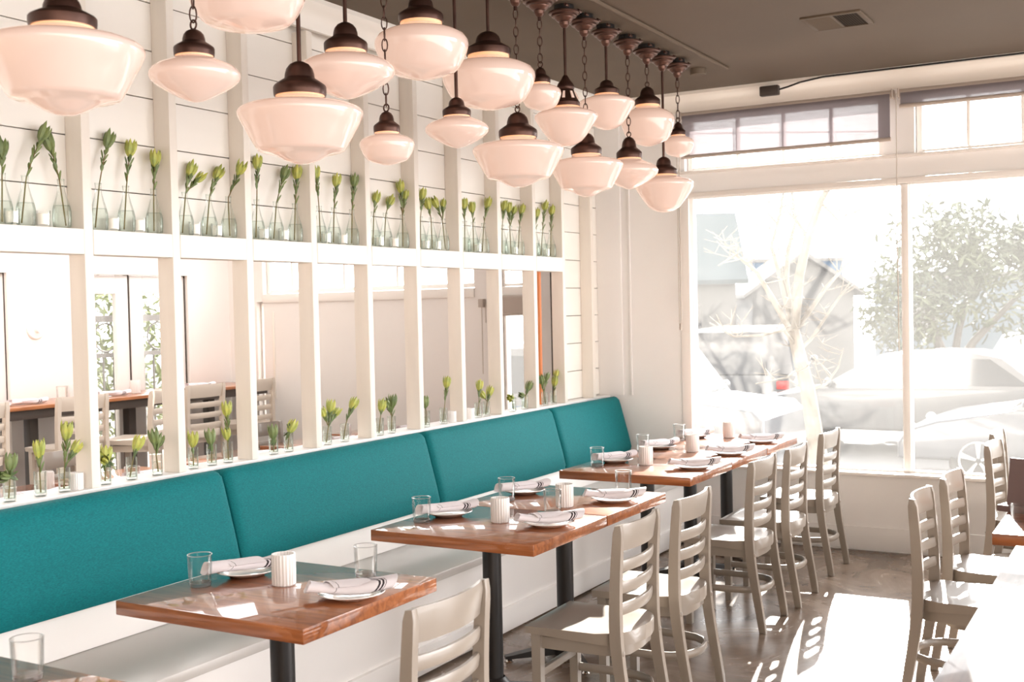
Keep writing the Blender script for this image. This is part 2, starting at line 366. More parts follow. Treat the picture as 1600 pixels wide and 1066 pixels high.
# ------------------------------------------------------------------ room constants
XS, XB = -3.56, -3.65            # face and back of the post wall
YW = 7.70                        # window wall
ZC = 3.13                        # ceiling
XF = -7.30                       # far wall of the next room
STUD = [2.09, 2.545, 2.990, 3.435, 3.873, 4.322, 4.760, 5.205, 5.646, 6.091, 6.543, 6.953, 7.40]
SW = .042
ZSH = 1.984                      # top of the bottle shelf
ZLG = .995                       # top of the low ledge

# ------------------------------------------------------------------ setting
def build_shell():
    struct(MB().box(-9, 2.6, -1.2, YW+.15, -.12, 0).build('floor', 'floor'))
    struct(MB().box(XB-.01, 2.6, -1.2, YW+.15, ZC, ZC+.15).build('ceiling', 'ceiling'))
    # annex ceiling: wide unseen gap added to let sky brighten the next room
    struct(MB().box(XB-.75, XB-.01, -1.2, YW+.15, ZC, ZC+.15).box(XF-.3, XF+.7, -1.2, YW+.15, ZC, ZC+.15).build('ceiling_annex', 'white'))
    struct(MB().box(XF-.3, 2.6, -1.36, -1.2, 0, 1.5).build('wall_back_bounce', 'tanbounce'))  # unseen low wall added to bounce warm light, sky left open above
    # front wall: pieces round the openings, one mesh
    w = MB()
    y0, y1 = YW, YW+.16
    w.box(XB, -2.96, y0, y1, 0, ZC)
    w.box(-2.96, .06, y0, y1, 0, .52)
    w.box(-2.96, .06, y0, y1, 2.435, 2.575)
    w.box(-2.96, .06, y0, y1, 2.98, ZC)
    w.box(.06, 2.6, y0, y1, 0, ZC)
    w.box(-1.595, -1.40, y0, y1, 2.575, 2.98)
    struct(w.build('wall_front', 'white'))
    # boards behind the posts
    p = MB(); z = ZSH-.02; k = 0
    for z0, z1 in [(ZSH-.03+i*.198, ZSH-.03+(i+1)*.198-.004) for i in range(6)]:
        p.box(XB-.02, XB, 1.0, 6.99, z0, min(z1, ZC-.01), .0015, 1)
    for i in range(16):
        z0 = .02+i*.196
        for a, b in ((6.995, 7.40+SW/2), (7.40+SW/2+.002, YW)):
            p.box(XB-.02, XB, a, b, z0, min(z0+.192, ZC-.01), .0015, 1)
    struct(p.build('wall_left', 'plank'))
    b = MB(); b.box(XB-.03, XB-.0205, 1.0, YW, ZSH-.03, ZC-.002); b.box(XB-.03, XB-.0205, 6.995, YW, .02, ZSH-.03)
    struct(b.build('trim_8', 'gap'))
    # low wall below the ledge
    struct(MB().box(XB-.06, XS-.012, 1.0, YW, 0, ZLG-.025).build('wall_low', 'white'))
    t = MB().box(XB-.07, XS-.006, 1.0, YW-.002, ZLG-.024, ZLG, .004).build('trim_1', 'white'); struct(t)
    # crowns
    prof = [(0, 0), (.10, 0), (.10, -.022), (.088, -.034), (.075, -.045), (.05, -.058), (.034, -.08), (.022, -.105), (.022, -.13), (0, -.13)]
    struct(MB().prism([(XS-.012+u, ZC+v) for u, v in prof], 'y', 1.0, YW-.002, 0).build('trim_2', 'plank'))
    struct(MB().prism([(YW-u, ZC+v) for u, v in prof], 'x', XS, 2.6, 0).build('trim_3', 'trim'))
    # baseboard of the window wall
    struct(MB().box(-3.4, 2.6, YW-.016, YW-.001, .012, .16, .004).build('baseboard_front', 'white'))
    struct(MB().box(XB+.001, -3.455, YW-.02, YW-.001, ZLG, ZC-.135, .003).box(-3.40, -3.385, YW-.012, YW-.001, ZLG, ZC-.135, .003).build('trim_5', 'white'))
    # next room
    f = MB(); Y0, Y1 = YW, YW+.16
    f.box(XF, -6.98, Y0, Y1, 0, 6); f.box(-6.90, -4.72, Y0, Y1, 0, 1.815); f.box(-6.98, -6.90, Y0, Y1, 0, .6); f.box(-6.98, -6.90, Y0, Y1, 1.75, 6)
    f.box(-6.90, -4.72, Y0, Y1, 2.35, 6); f.box(-4.72, -4.50, Y0, Y1, 0, 6); f.box(-4.50, -4.24, Y0, Y1, 0, .62)
    f.box(-4.50, -4.24, Y0, Y1, 1.70, 1.815); f.box(-4.50, -4.24, Y0, Y1, 2.35, 6); f.box(-4.24, XB, Y0, Y1, 0, 6)
    struct(f.build('wall_annex_front', 'annexwall'))  # carried up unseen past the ceiling to block sun at the added gap
    h = MB()
    X0, X1 = XF-.14, XF
    h.box(X0, X1, -1.2, 4.75, 0, ZC); h.box(X0, X1, 5.43, 6.02, 0, ZC); h.box(X0, X1, 7.20, YW, 0, ZC)
    h.box(X0, X1, 4.75, 5.43, 1.985, ZC); h.box(X0, X1, 6.02, 7.20, 1.985, ZC)
    struct(h.build('wall_annex_far', 'annexwall'))
    struct(MB().box(XF+.0, XF+.018, -1, 4.70, .0, .14).box(XF, XF+.018, 5.48, 5.97, 0, .14).box(XF, XF+.018, 7.25, YW, 0, .14).build('baseboard_annex', 'white'))
build_shell()

def window(n, x0, x1, z0, z1, muntins, y=YW, fw=.035, pane='pane', depth=.06, label=None):
    root = bpy.data.objects.new('window_%d' % n, None); COL.objects.link(root); root['kind'] = 'structure'
    yo = y+.05
    root.location = (0, yo, 0)
    f = MB()
    f.box(x0, x0+fw, 0, depth, z0, z1, .004); f.box(x1-fw, x1, 0, depth, z0, z1, .004)
    f.box(x0+fw, x1-fw, 0, depth, z0, z0+fw, .004); f.box(x0+fw, x1-fw, 0, depth, z1-fw, z1, .004)
    f.build('frame', 'wframe', root)
    for mx in muntins: MB().box(mx-.011, mx+.011, .008, depth-.01, z0+fw, z1-fw, .003).build('muntin', 'wframe', root)
    MB().box(x0+fw-.004, x1-fw+.004, depth*.5-.002, depth*.5+.002, z0+fw-.004, z1-fw+.004).build('glass_pane', pane, root)
    return root
window(1, -2.955, -1.465, .50, 2.43, [])
window(2, -1.475, .055, .50, 2.43, [])
window(3, -2.955, -1.60, 2.578, 2.975, [-2.591, -2.268, -1.944], pane='pane_clear')
window(4, -1.395, .055, 2.578, 2.975, [-1.084, -.767, -.45, -.133], pane='pane_clear')
window(5, -6.895, -4.725, 1.82, 2.345, [-6.62, -6.05, -5.50, -4.98], pane='pane_clear')
window(6, -4.495, -4.245, 1.82, 2.345, [], fw=.022, pane='pane_clear')
window(7, -4.495, -4.245, .63, 1.70, [], fw=.022, pane='pane')
window(8, -6.975, -6.905, .62, 1.74, [], fw=.012, pane='pane')
struct(MB().box(-2.99, .09, YW-.014, YW-.001, 2.40, 2.435, .003).box(-3.0, -2.93, YW-.014, YW-.001, .52, 2.40, .004).box(-3.03, .09, YW-.03, YW-.001, 2.565, 2.585, .004).build('trim_6', 'wframe'))
struct(MB().box(-2.93, .05, YW-.05, YW+.05, .50, .522, .005).build('trim_7', 'wframe'))
struct(MB().box(-1.492, -1.448, YW+.03, YW+.115, .535, 2.395, .005).build('trim_9', 'wframe'))
struct(MB().box(-6.9, -4.72, YW-.012, YW-.001, 1.74, 1.815, .003).box(-4.56, -4.20, YW-.012, YW-.001, 1.70, 1.80, .003).build('trim_10', 'wframe'))
struct(MB().box(-6.80, -6.775, YW-.01, YW-.001, .9, 1.66, .003).build('trim_11', 'trim'))

# posts and shelf of the open wall
for i, y in enumerate(STUD[1:]):
    o = MB().box(XB+.0005, XS, y, y+SW, .9 if False else ZLG, ZC-.135, .003, 2).build('wall_post', 'post')
    tag(o, 'white painted upright post, %s along the open wall counted from the left' % ORD[i], 'post', 'posts of the open wall')
for i in range(1, 11):
    y0, y1 = STUD[i]+SW, STUD[i+1]
    o = MB().box(XB+.002, XS+.0015, y0+.001, y1-.001, ZSH-.096, ZSH, .003, 2).build('wall_shelf', 'plank')
    tag(o, 'short white shelf board between two posts under the bottles of bay %s from the left' % ORD[i-1], 'shelf', 'bottle shelves of the open wall')

def door(n, y0, y1, gy0, gy1):
    root = bpy.data.objects.new('door_%d' % n, None); COL.objects.link(root); root['kind'] = 'structure'; root.location = (XF-.06, y0, 0)
    L = y1-y0; a, b = gy0-y0, gy1-y0
    m = MB(); g = .004
    m.box(-.02, .025, g, a, .02, 1.98, .004); m.box(-.02, .025, b, L-g, .02, 1.98, .004)
    m.box(-.02, .025, a, b, .02, .32, .004); m.box(-.02, .025, a, b, 1.83, 1.98, .004)
    m.build('door_leaf', 'annexwall', root)
    MB().box(-.002, .002, a-.003, b+.003, .317, 1.833).build('glass_pane', 'pane_clear', root)
    MB().box(-.03, .03, L-.004, L+.004, .0, 1.984).build('door_seam', 'gap', root)
    return root
door(1, 4.76, 5.43, 4.92, 5.27)
door(2, 6.03, 6.58, 6.20, 6.45)
door(3, 6.59, 7.19, 6.73, 7.05)

# ------------------------------------------------------------------ banquette
def build_banquette():
    t = thing('banquette', 'long white wall bench with teal upholstered backrest panels', 'bench', (0, 0, 0))
    y0, y1 = 1.0, YW-.03
    MB().box(-3.43, -2.90, y0, y1, .405, .445, .006).build('seat_board', 'seatgrey', t)['label'] = 'grey painted seat board'
    MB().box(-3.50, -2.925, y0, y1, .13, .404).build('bench_front', 'seatpaint', t)
    MB().box(-3.50, -2.905, y0, y1, .012, .135, .006).build('kick_board', 'seatpaint', t)
    MB().prism([(-3.432, .446), (-3.40, .446), (-3.425, .60), (-3.455, .60)], 'y', y0, y1).build('back_board', 'seatpaint', t)['label'] = 'white board between seat and teal back'
    cuts = [1.0, 2.10, 3.60, 5.125, 6.60, YW-.05]
    # cushion cross section in x,z (front face leans back)
    for a, b in zip(cuts, cuts[1:]):
        m = MB(); n = 18; g = .004
        sec = [(-3.385, .60), (-3.37, .63), (-3.392, .72), (-3.42, .82), (-3.447, .92), (-3.462, .965), (-3.478, .985), (-3.50, .992), (-3.535, .985), (-3.545, .96), (-3.545, .60)]
        rows = []
        ys = [0, .006, .018, .04]+[.04+(1-.08)*(k/(n-1)) if False else 0 for k in range(0)]
        L = b-a-2*g
        ts = [0, .006/L, .016/L, .032/L]+[lerp(.06/L, 1-.06/L, k/8) for k in range(9)]+[1-.032/L, 1-.016/L, 1-.006/L, 1]
        for tt in ts:
            e = min(tt, 1-tt)*L
            ins = .022*(1-min(1, e/.034))**2.2
            puff = .008*min(1, e/.3)
            row = []
            for i, (x, z) in enumerate(sec):
                if 1 <= i <= 7:
                    zz = z-ins*(.9 if i >= 6 else 0); xx = x-ins*.9+puff*(1 if 2 <= i <= 5 else 0)
                else: xx, zz = x, z
                row.append(m.bm.verts.new((max(xx, -3.545), a+g+tt*L, zz)))
            rows.append(row)
        for A, B in zip(rows, rows[1:]):
            for i in range(len(sec)):
                j = (i+1) % len(sec); m.bm.faces.new((A[i], A[j], B[j], B[i]))
        m.bm.faces.new(rows[0][::-1]); m.bm.faces.new(rows[-1])
        bmesh.ops.recalc_face_normals(m.bm, faces=m.bm.faces[:])
        m.build('back_cushion', 'teal', t, sharp=60)['label'] = 'teal upholstered back panel'
    return t
build_banquette()

# ------------------------------------------------------------------ tables
def make_table(name, label, group, depth=.764, width=.66, top_m='wood', z=.75, th=.046, cross=True):
    t = thing(name, label, 'table', group=group)
    MB().box(-depth/2, depth/2, -width/2, width/2, z-th, z, .003, 2).build('table_top', top_m, t)
    MB().tube([(0, 0, .06), (0, 0, z-th)], .040, 24).lathe([(.075, z-th-.012), (.075, z-th)], 24).build('column', 'blackmetal', t)
    b = MB()
    for k in range(4):
        a = k*pi/2+pi/4; dx, dy = cos(a), sin(a)
        L = .30
        P = [(0, .028), (.05, .026), (L-.03, .022), (L, .014), (L, -.014), (L-.03, -.022), (.05, -.026), (0, -.028)]
        lo = [b.bm.verts.new((u*dx-v*dy, u*dy+v*dx, .02)) for u, v in P]
        hi = [b.bm.verts.new((u*dx-v*dy, u*dy+v*dx, lerp(.075, .032, min(1, u/L)))) for u, v in P]
        b.bm.faces.new(lo[::-1]); b.bm.faces.new(hi)
        for i in range(8): b.bm.faces.new((lo[i], lo[(i+1) % 8], hi[(i+1) % 8], hi[i]))
    b.lathe([(.07, .02), (.07, .07), (.045, .10)], 20)
    b.build('base', 'blackmetal', t)
    for k in range(4):
        a = k*pi/2+pi/4
        MB().lathe([(0, 0), (.016, 0), (.018, .006), (.012, .014), (.008, .022)], 12, (cos(a)*.28, sin(a)*.28, 0)).build('foot_glide', 'brass', t)
    return t
G_T = 'varnished wood tables along the teal bench'
TX = -2.478
tabA = make_table('dining_table', 'varnished wooden table, only a far corner showing at bottom left edge of the view', G_T, width=.658)
tabA.location = (TX, 1.615, 0)
tabs = {'A': tabA}
for k, y, lab in (('B', 2.855, 'varnished wooden table standing alone, nearest complete table along the bench'),
                  ('C', 4.122, 'nearer of the two joined wooden tables in the middle of the bench'),
                  ('D', 4.788, 'farther of the two joined wooden tables in the middle of the bench'),
                  ('E', 5.93, 'nearest of the three joined wooden tables toward the window'),
                  ('F', 6.592, 'middle of the three joined wooden tables toward the window'),
                  ('G', 7.254, 'farthest of the three joined wooden tables, right by the window')):
    tabs[k] = dup(tabA, (TX-{'B': .04, 'C': -.006, 'D': -.006}.get(k, .055), y, 0), 0, lab)
for k in 'AB':
    for ch in tabs[k].children:
        if ch.name.startswith('table_top'): ch.scale = (1, 1.045, 1)

# ------------------------------------------------------------------ ladder back chair (front towards -x, origin on the floor)
def make_chair(name, label, cat, group, sh=.45, bt=.86, m='chair', simple=False):
    t = thing(name, label, cat, group=group)
    dz = sh-.45
    # seat
    s = MB(); nu, nv = 10, 12
    def half(x):
        if x < .06: return .200-.006*(x+.215)/.275
        q = min(1, (x-.06)/.145); return .194*sqrt(max(0, 1-q**2.6))
    xs = [-.215, -.205, -.17, -.12, -.07, -.02, .03, .07, .11, .145, .17, .19, .2035]
    top = []; bot = []
    for x in xs:
        h = max(half(x), .012); ra = []; rb = []
        for j in range(nu+1):
            u = -1+2*j/nu
            e = max(abs(u), 0)
            dish = .014*(1-e**2)*max(0, 1-((x-.0)/.17)**2)
            zt = .456+dz-dish+(.004 if x > .1 else 0)-(.004 if e > .99 or x < -.21 else 0)
            zb = lerp(.424, .405, max(0, min(1, (x+.2)/.4)))+dz
            ra.append(s.bm.verts.new((x, u*h, zt))); rb.append(s.bm.verts.new((x, u*h*.975, zb)))
        top.append(ra); bot.append(rb)
    for i in range(len(xs)-1):
        for j in range(nu):
            s.bm.faces.new((top[i][j], top[i+1][j], top[i+1][j+1], top[i][j+1])); s.bm.faces.new((bot[i][j], bot[i][j+1], bot[i+1][j+1], bot[i+1][j]))
        for j in (0, nu): s.bm.faces.new((top[i][j], bot[i][j], bot[i+1][j], top[i+1][j]) if j == 0 else (top[i][j], top[i+1][j], bot[i+1][j], bot[i][j]))
    for i in (0, len(xs)-1):
        for j in range(nu): s.bm.faces.new((top[i][j], top[i][j+1], bot[i][j+1], bot[i][j]) if i == 0 else (top[i][j], bot[i][j], bot[i][j+1], top[i][j+1]))
    bmesh.ops.recalc_face_normals(s.bm, faces=s.bm.faces[:])
    s.build('seat', m, t, sharp=40)
    # apron under the seat
    pts = [(-.185, -.165)]+[(x, -max(.02, half(x)-.03)) for x in (-.1, 0, .06, .1, .13, .155, .172)]
    pts += [(.18, 0)]+[(x, -y) for x, y in pts[::-1]]
    MB().prism(pts, 'z', .365+dz, .41+dz).build('seat_frame', m, t)
    # rear posts: one bent leg each, foot to top
    cl = [(.218, 0), (.196, .13+dz*.35), (.172, .27+dz*.7), (.157, .38+dz), (.151, .47+dz), (.153, .60+dz), (.161, .74+dz), (.172, bt)]
    def postx(z):
        for (xa, za), (xb, zb) in zip(cl, cl[1:]):
            if za <= z <= zb: return lerp(xa, xb, (z-za)/(zb-za))
        return cl[-1][0]
    for sgn in (-1, 1):
        N = 26; L = []; R = []
        for k in range(N+1):
            z = bt*k/N; x = postx(z)*.5+(postx(max(0, z-.05))+postx(min(bt, z+.05)))*.25
            w = lerp(.017, .022, min(1, z/.4)) if z < .5 else lerp(.022, .017, (z-.5)/(bt-.5))
            L.append((x-w, z)); R.append((x+w, z))
        L[-1] = (L[-1][0]+.004, bt-.006); R[-1] = (R[-1][0]-.006, bt-.002)
        ya, yb = (.172, .200) if sgn > 0 else (-.200, -.172)
        MB().prism(L+R[::-1], 'y', ya, yb, .004, 2).build('leg', m, t, sharp=40)
        fl = MB(); y = sgn*.165; x = -.178
        a, b = .016, .019
        lo = [fl.bm.verts.new((x+i*a, y+j*a, 0)) for i, j in ((-1, -1), (1, -1), (1, 1), (-1, 1))]
        hi = [fl.bm.verts.new((x+i*b, y+j*b, .425+dz)) for i, j in ((-1, -1), (1, -1), (1, 1), (-1, 1))]
        fl.bm.faces.new(lo[::-1]); fl.bm.faces.new(hi)
        for i in range(4): fl.bm.faces.new((lo[i], lo[(i+1) % 4], hi[(i+1) % 4], hi[i]))
        fl.build('leg', m, t)
        if not simple:
            MB().ball((postx(.39+dz)+.022, sgn*.186, .388+dz), .010, (.6, 1, 1)).build('bolt_cap', m, t)
    # ladder rails bowed backwards
    rails = [(bt-.103, bt-.004)]+[(bt-.160-.08*i-.021, bt-.160-.08*i+.021) for i in range(3)]
    for za, zb in rails:
        r = MB(); N = 10; sec = []
        for k in range(N+1):
            y = -.174+.348*k/N; bow = .030*(1-(y/.174)**2)
            def px(z): return postx(z)-.004+bow
            x0, x1 = px(za), px(zb); h = .009
            mid = (zb-za)*.22
            sec.append([r.bm.verts.new(p) for p in ((x0-h*.6, y, za), (x0+h*.6, y, za), (x0+h, y, za+mid), (x1+h, y, zb-mid), (x1+h*.6, y, zb), (x1-h*.6, y, zb), (x1-h, y, zb-mid), (x0-h, y, za+mid))])
        for A, B in zip(sec, sec[1:]):
            for i in range(8): r.bm.faces.new((A[i], A[(i+1) % 8], B[(i+1) % 8], B[i]))
        r.bm.faces.new(sec[0][::-1]); r.bm.faces.new(sec[-1]); bmesh.ops.recalc_face_normals(r.bm, faces=r.bm.faces[:])
        r.build('back_rail', m, t, sharp=50)
    # hoop stretcher
    zs = .20+dz*.45
    path = [(-.175, .165, zs), (-.05, .166, zs), (.06, .163, zs), (.12, .148, zs), (.165, .115, zs), (.192, .06, zs), (.20, 0, zs)]
    path = path+[(x, -y, z) for x, y, z in path[-2::-1]]
    MB().tube(path, .0175, 8, sx=.62, sy=1).build('stretcher', m, t)
    MB().box(-.190, -.166, -.15, .15, zs+.05, zs+.08, .004).build('front_stretcher', m, t)
    return t
G_C = 'ladder back chairs across from the teal bench'
chair0 = make_chair('dining_chair', 'taupe ladder back chair nearest the viewer, cut off by the bottom edge', 'chair', G_C)
chair0.location = (-1.918, 2.678, 0)
for y, x, rz, lab in ((3.952, -1.90, .03, 'taupe ladder back chair with its whole seat showing, at the nearer middle table'),
                      (4.545, -1.905, .015, 'taupe ladder back chair at the farther of the two joined middle tables'),
                      (5.735, -1.975, 0, 'sunlit ladder back chair nearest in the far group by the window tables'),
                      (6.280, -1.955, .02, 'sunlit ladder back chair, middle one of the far group by the window tables'),
                      (7.085, -1.975, -.01, 'sunlit ladder back chair closest to the window, last along the bench tables')):
    dup(chair0, (x, y, 0), rz, lab)
G_R = 'ladder back chairs at the right hand tables'
for y, x, rz, lab in ((4.925, -.715, pi, 'cream ladder back chair nearest at right with sunlit seat beside dark table'),
                      (5.50, -.685, pi-.04, 'cream ladder back chair second from the front at right'),
                      (6.78, -.665, pi-.05, 'cream ladder back chair third from the front at right, behind the menu holder'),
                      (7.36, -.715, pi-.03, 'cream ladder back chair nearest the window at the right edge')):
    dup(chair0, (x, y, 0), rz, lab, G_R)

# right hand tables
rt = dup(tabA, (-.10, 3.55, 0), 0, 'dark glossy wooden table filling the bottom right corner', 'right hand tables'); rt.name = 'dining_table'
for ch in rt.children:
    if ch.name.startswith('table_top'):
        ch.data = ch.data.copy(); ch.data.materials.clear(); ch.data.materials.append(M['darkwood']); ch.scale = (1, 2.9, 1)
ct = dup(tabA, (-.205, 5.35, 0), 0, 'orange wooden table at right edge with a brown menu standing on it', 'right hand tables')
for ch in ct.children:
    if ch.name.startswith('table_top'): ch.scale = (1, 1.98, 1)
mh = thing('menu_holder', 'brown stand up menu board on the orange table at right edge', 'menu', (-.47, 5.20, .75), -.35)
MB().box(-.15, .15, -.055, .055, 0, .028, .005).build('foot', 'menu', mh)
MB().prism([(-.02, .028), (.004, .028), (.030, .22), (.014, .22)], 'x', -.125, .125, .003).build('cover', 'menu', mh)
tag(MB().lathe([(0, 0), (.03, 0), (.036, .01), (.038, .07), (.034, .07), (.032, .012), (0, .012)], 20).build('sugar_glass', 'tumbler', loc=(-.515, 4.99, .75)), 'small clear glass in front of the brown menu board at right', 'glass')

# ------------------------------------------------------------------ place settings
def make_plate():
    prof = [(0, .006), (.055, .006), (.066, .009), (.092, .018), (.104, .021), (.106, .0185), (.09, .012), (.068, .002), (.058, 0), (0, 0)]
    return tag(MB().lathe(prof, 40).build('plate', 'ceramic'), 'plate', 'plate')
def make_napkin(phase=0):
    """cloth rolled round cutlery: flattened roll, fuller at one end, flap edge and open spiral end"""
    t = thing('napkin', '', 'napkin')
    m = MB(); N = 18; S = 16; rows = []
    for k in range(N+1):
        f = k/N; x = -.135+.27*f
        w = lerp(.034, .042, f)*(1+.05*sin(7*f+phase)); h = .0175*(1+.18*cos(5*f+phase)); zc = .019+.006*abs(2*f-1)**2+.003*sin(6*f+phase)
        yo = .006*sin(4*f+phase)
        ring = []
        for j in range(S):
            a = 2*pi*j/S; ca, sa = cos(a), sin(a)
            ring.append(m.bm.verts.new((x+.012*sa*(1 if f in (0, 1) else .6), yo+w*abs(ca)**.75*(1 if ca > 0 else -1), zc+h*abs(sa)**.8*(1 if sa > 0 else -1)+.002*sin(3*a+9*f))))
        rows.append(ring)
    for A, B in zip(rows, rows[1:]):
        for j in range(S): m.bm.faces.new((A[j], A[(j+1) % S], B[(j+1) % S], B[j]))
    for ring, d in ((rows[0], 1), (rows[-1], -1)):     # open rolled end: rim folds into the roll
        c = sum((v.co for v in ring), Vector())/S
        inner = [m.bm.verts.new(c+(v.co-c)*.72+Vector((.004*d, 0, 0))) for v in ring]
        deep = [m.bm.verts.new(c+(v.co-c)*.60+Vector((.022*d, 0, 0))) for v in ring]
        for j in range(S):
            q = (ring[j], ring[(j+1) % S], inner[(j+1) % S], inner[j]); m.bm.faces.new(q)
            m.bm.faces.new((inner[j], inner[(j+1) % S], deep[(j+1) % S], deep[j]))
        m.bm.faces.new(deep)
    bmesh.ops.recalc_face_normals(m.bm, faces=m.bm.faces[:])
    m.build('rolled_cloth', 'napkin', t, sharp=60)
    # flap of cloth folded over the roll
    f = MB(); rows = []
    for k in range(9):
        u = k/8; row = []
        for j in range(7):
            v = j/6; a = lerp(.35, 2.75, v)
            x = lerp(-.07, .055, u)+.03*(v-.5); 
            row.append((f.bm.verts.new((x, .0415*cos(a)+.003*u, .021+.0205*sin(a))), f.bm.verts.new((x, .039*cos(a)+.003*u, .0195+.0185*sin(a)))))
        rows.append(row)
    for A, B in zip(rows, rows[1:]):
        for j in range(6):
            f.bm.faces.new((A[j][0], A[j+1][0], B[j+1][0], B[j][0])); f.bm.faces.new((A[j][1], B[j][1], B[j+1][1], A[j+1][1]))
        for j in (0, 6): f.bm.faces.new((A[j][0], B[j][0], B[j][1], A[j][1]))
    for R in (rows[0], rows[-1]):
        for j in range(6): f.bm.faces.new((R[j][0], R[j+1][0], R[j+1][1], R[j][1]))
    bmesh.ops.recalc_face_normals(f.bm, faces=f.bm.faces[:])
    f.build('folded_flap', 'napkin', t, sharp=60)
    return t
def make_tumbler():
    prof = [(0, 0), (.034, 0), (.036, .004), (.0385, .05), (.0405, .105), (.0395, .1062), (.0380, .105), (.036, .05), (.034, .018), (.03, .015), (0, .014)]
    t = thing('water_glass', '', 'glass')
    MB().lathe(prof, 32).build('glass_body', 'tumbler', t)
    MB().tube([(.0398*cos(2*pi*j/32), .0398*sin(2*pi*j/32), .1055) for j in range(32)], .0013, 6, closed=True).build('rim', 'rimglint', t)
    MB().lathe([(0, .002), (.0335, .002), (.0345, .013), (0, .0135)], 28).build('thick_base', 'rimglint', t)
    return t
def make_votive():
    t = thing('votive_cup', '', 'candle holder')
    MB().lathe([(0, 0), (.036, 0), (.0395, .004), (.0405, .05), (.0405, .094), (.039, .104), (.037, .104), (.0375, .09), (.037, .06)], 44, ribs=-.045).build('ribbed_cup', 'votive', t, sharp=20)
    MB().lathe([(0, .06), (.036, .06)], 24).build('candle_wax', 'wax', t)
    return t
protoP, protoN, protoN2, protoG, protoV = make_plate(), make_napkin(0), make_napkin(2.1), make_tumbler(), make_votive()
used = set()
def put(proto, loc, rz, label, group):
    if proto.name not in used:
        used.add(proto.name); o = proto; o.location = loc; o.rotation_euler = (0, 0, rz); o['label'] = label; o['group'] = group; return o
    return dup(proto, loc, rz, label, group)
names = {'B': 'nearest single table', 'C': 'nearer middle table', 'D': 'farther middle table', 'E': 'first far table', 'F': 'second far table', 'G': 'table by the window'}
# (glass_bench, plate_bench, votive, plate_aisle, glass_aisle)
SET = {'B': ((-2.79, 2.77), (-2.765, 2.965), (-2.544, 2.902), (-2.235, 2.865), (-2.367, 3.115)),
       'C': ((-2.752, 4.018), (-2.735, 4.20), (-2.443, 4.15), (-2.215, 4.16), (-2.331, 4.411)),
       'D': ((-2.69, 4.635), (-2.72, 4.85), (-2.361, 4.585), (-2.215, 4.80), (-2.28, 5.05)),
       'E': ((-2.79, 5.83), (-2.775, 6.03), (-2.557, 5.975), (-2.255, 5.93), None),
       'F': ((-2.80, 6.50), (-2.775, 6.70), (-2.52, 6.61), (-2.265, 6.55), None),
       'G': ((-2.81, 7.13), (-2.775, 7.34), (-2.56, 7.40), (-2.275, 7.19), None)}
for k, (g1, p1, v, p2, g2) in SET.items():
    nm = names[k]
    put(protoG, (*g1, .75), 0, 'clear water glass on the bench side of the %s' % nm, 'water glasses')
    put(protoP, (*p1, .75), 0, 'white plate under a napkin on the bench side of the %s' % nm, 'plates')
    put(protoN, (p1[0], p1[1]-.015, .767), radians(62), 'rolled striped napkin on the bench side plate of the %s' % nm, 'napkins')
    put(protoV, (*v, .75), 0, 'white ribbed votive cup in the middle of the %s' % nm, 'votive cups')
    put(protoP, (*p2, .75), 0, 'white plate under a napkin on the chair side of the %s' % nm, 'plates')
    put(protoN2, (p2[0]+.005, p2[1]-.01, .767), radians(42 if k in 'BC' else 30), 'rolled striped napkin on the chair side plate of the %s' % nm, 'napkins')
    if g2: put(protoG, (*g2, .75), 0, 'clear water glass on the chair side of the %s' % nm, 'water glasses')
put(protoG, (-2.47, 1.86, .75), 0, 'clear water glass on the table cut off at bottom left', 'water glasses')

# ------------------------------------------------------------------ bottles, candles and budding stems
UP = [
([2.677, 2.772, 2.929], [[(2.69, 2.258)], [(2.854, 2.33)], [(2.884, 2.299)]], [2.716, 2.849]),
([3.102, 3.238, 3.383], [[(3.172, 2.344)], [(3.274, 2.32)], [(3.392, 2.291)]], [3.174, 3.307]),
([3.555, 3.695, 3.815], [[(3.61, 2.267), (3.635, 2.236)], [(3.769, 2.266)], [(3.806, 2.2835, -3.52)]], [3.612, 3.744]),
([3.996, 4.126, 4.262], [[(4.023, 2.34)], [(4.197, 2.303)], [(4.287, 2.315)]], [4.043, 4.184]),
([4.443, 4.556, 4.702], [[(4.431, 2.331)], [(4.579, 2.303)], [(4.722, 2.315)]], [4.498, 4.63]),
([4.886, 4.991, 5.148], [[(4.916, 2.242)], [(5.051, 2.234)], [(5.15, 2.318), (5.168, 2.273)]], [4.94, 5.073]),
([5.321, 5.43, 5.551], [[(5.336, 2.293)], [(5.417, 2.245)], [(5.489, 2.257), (5.562, 2.255)]], [5.374, 5.491]),
([5.785, 5.88, 5.999], [[(5.799, 2.271)], [(5.874, 2.254)], [(6.050, 2.291)]], [5.932]),
([6.225, 6.325, 6.441], [[(6.245, 2.289)], [(6.309, 2.283), (6.365, 2.265)], [(6.495, 2.283)]], [6.383]),
([6.655, 6.755, 6.877], [[(6.69, 2.268)], [(6.827, 2.325)], [(6.905, 2.299)]], [6.815]),
]
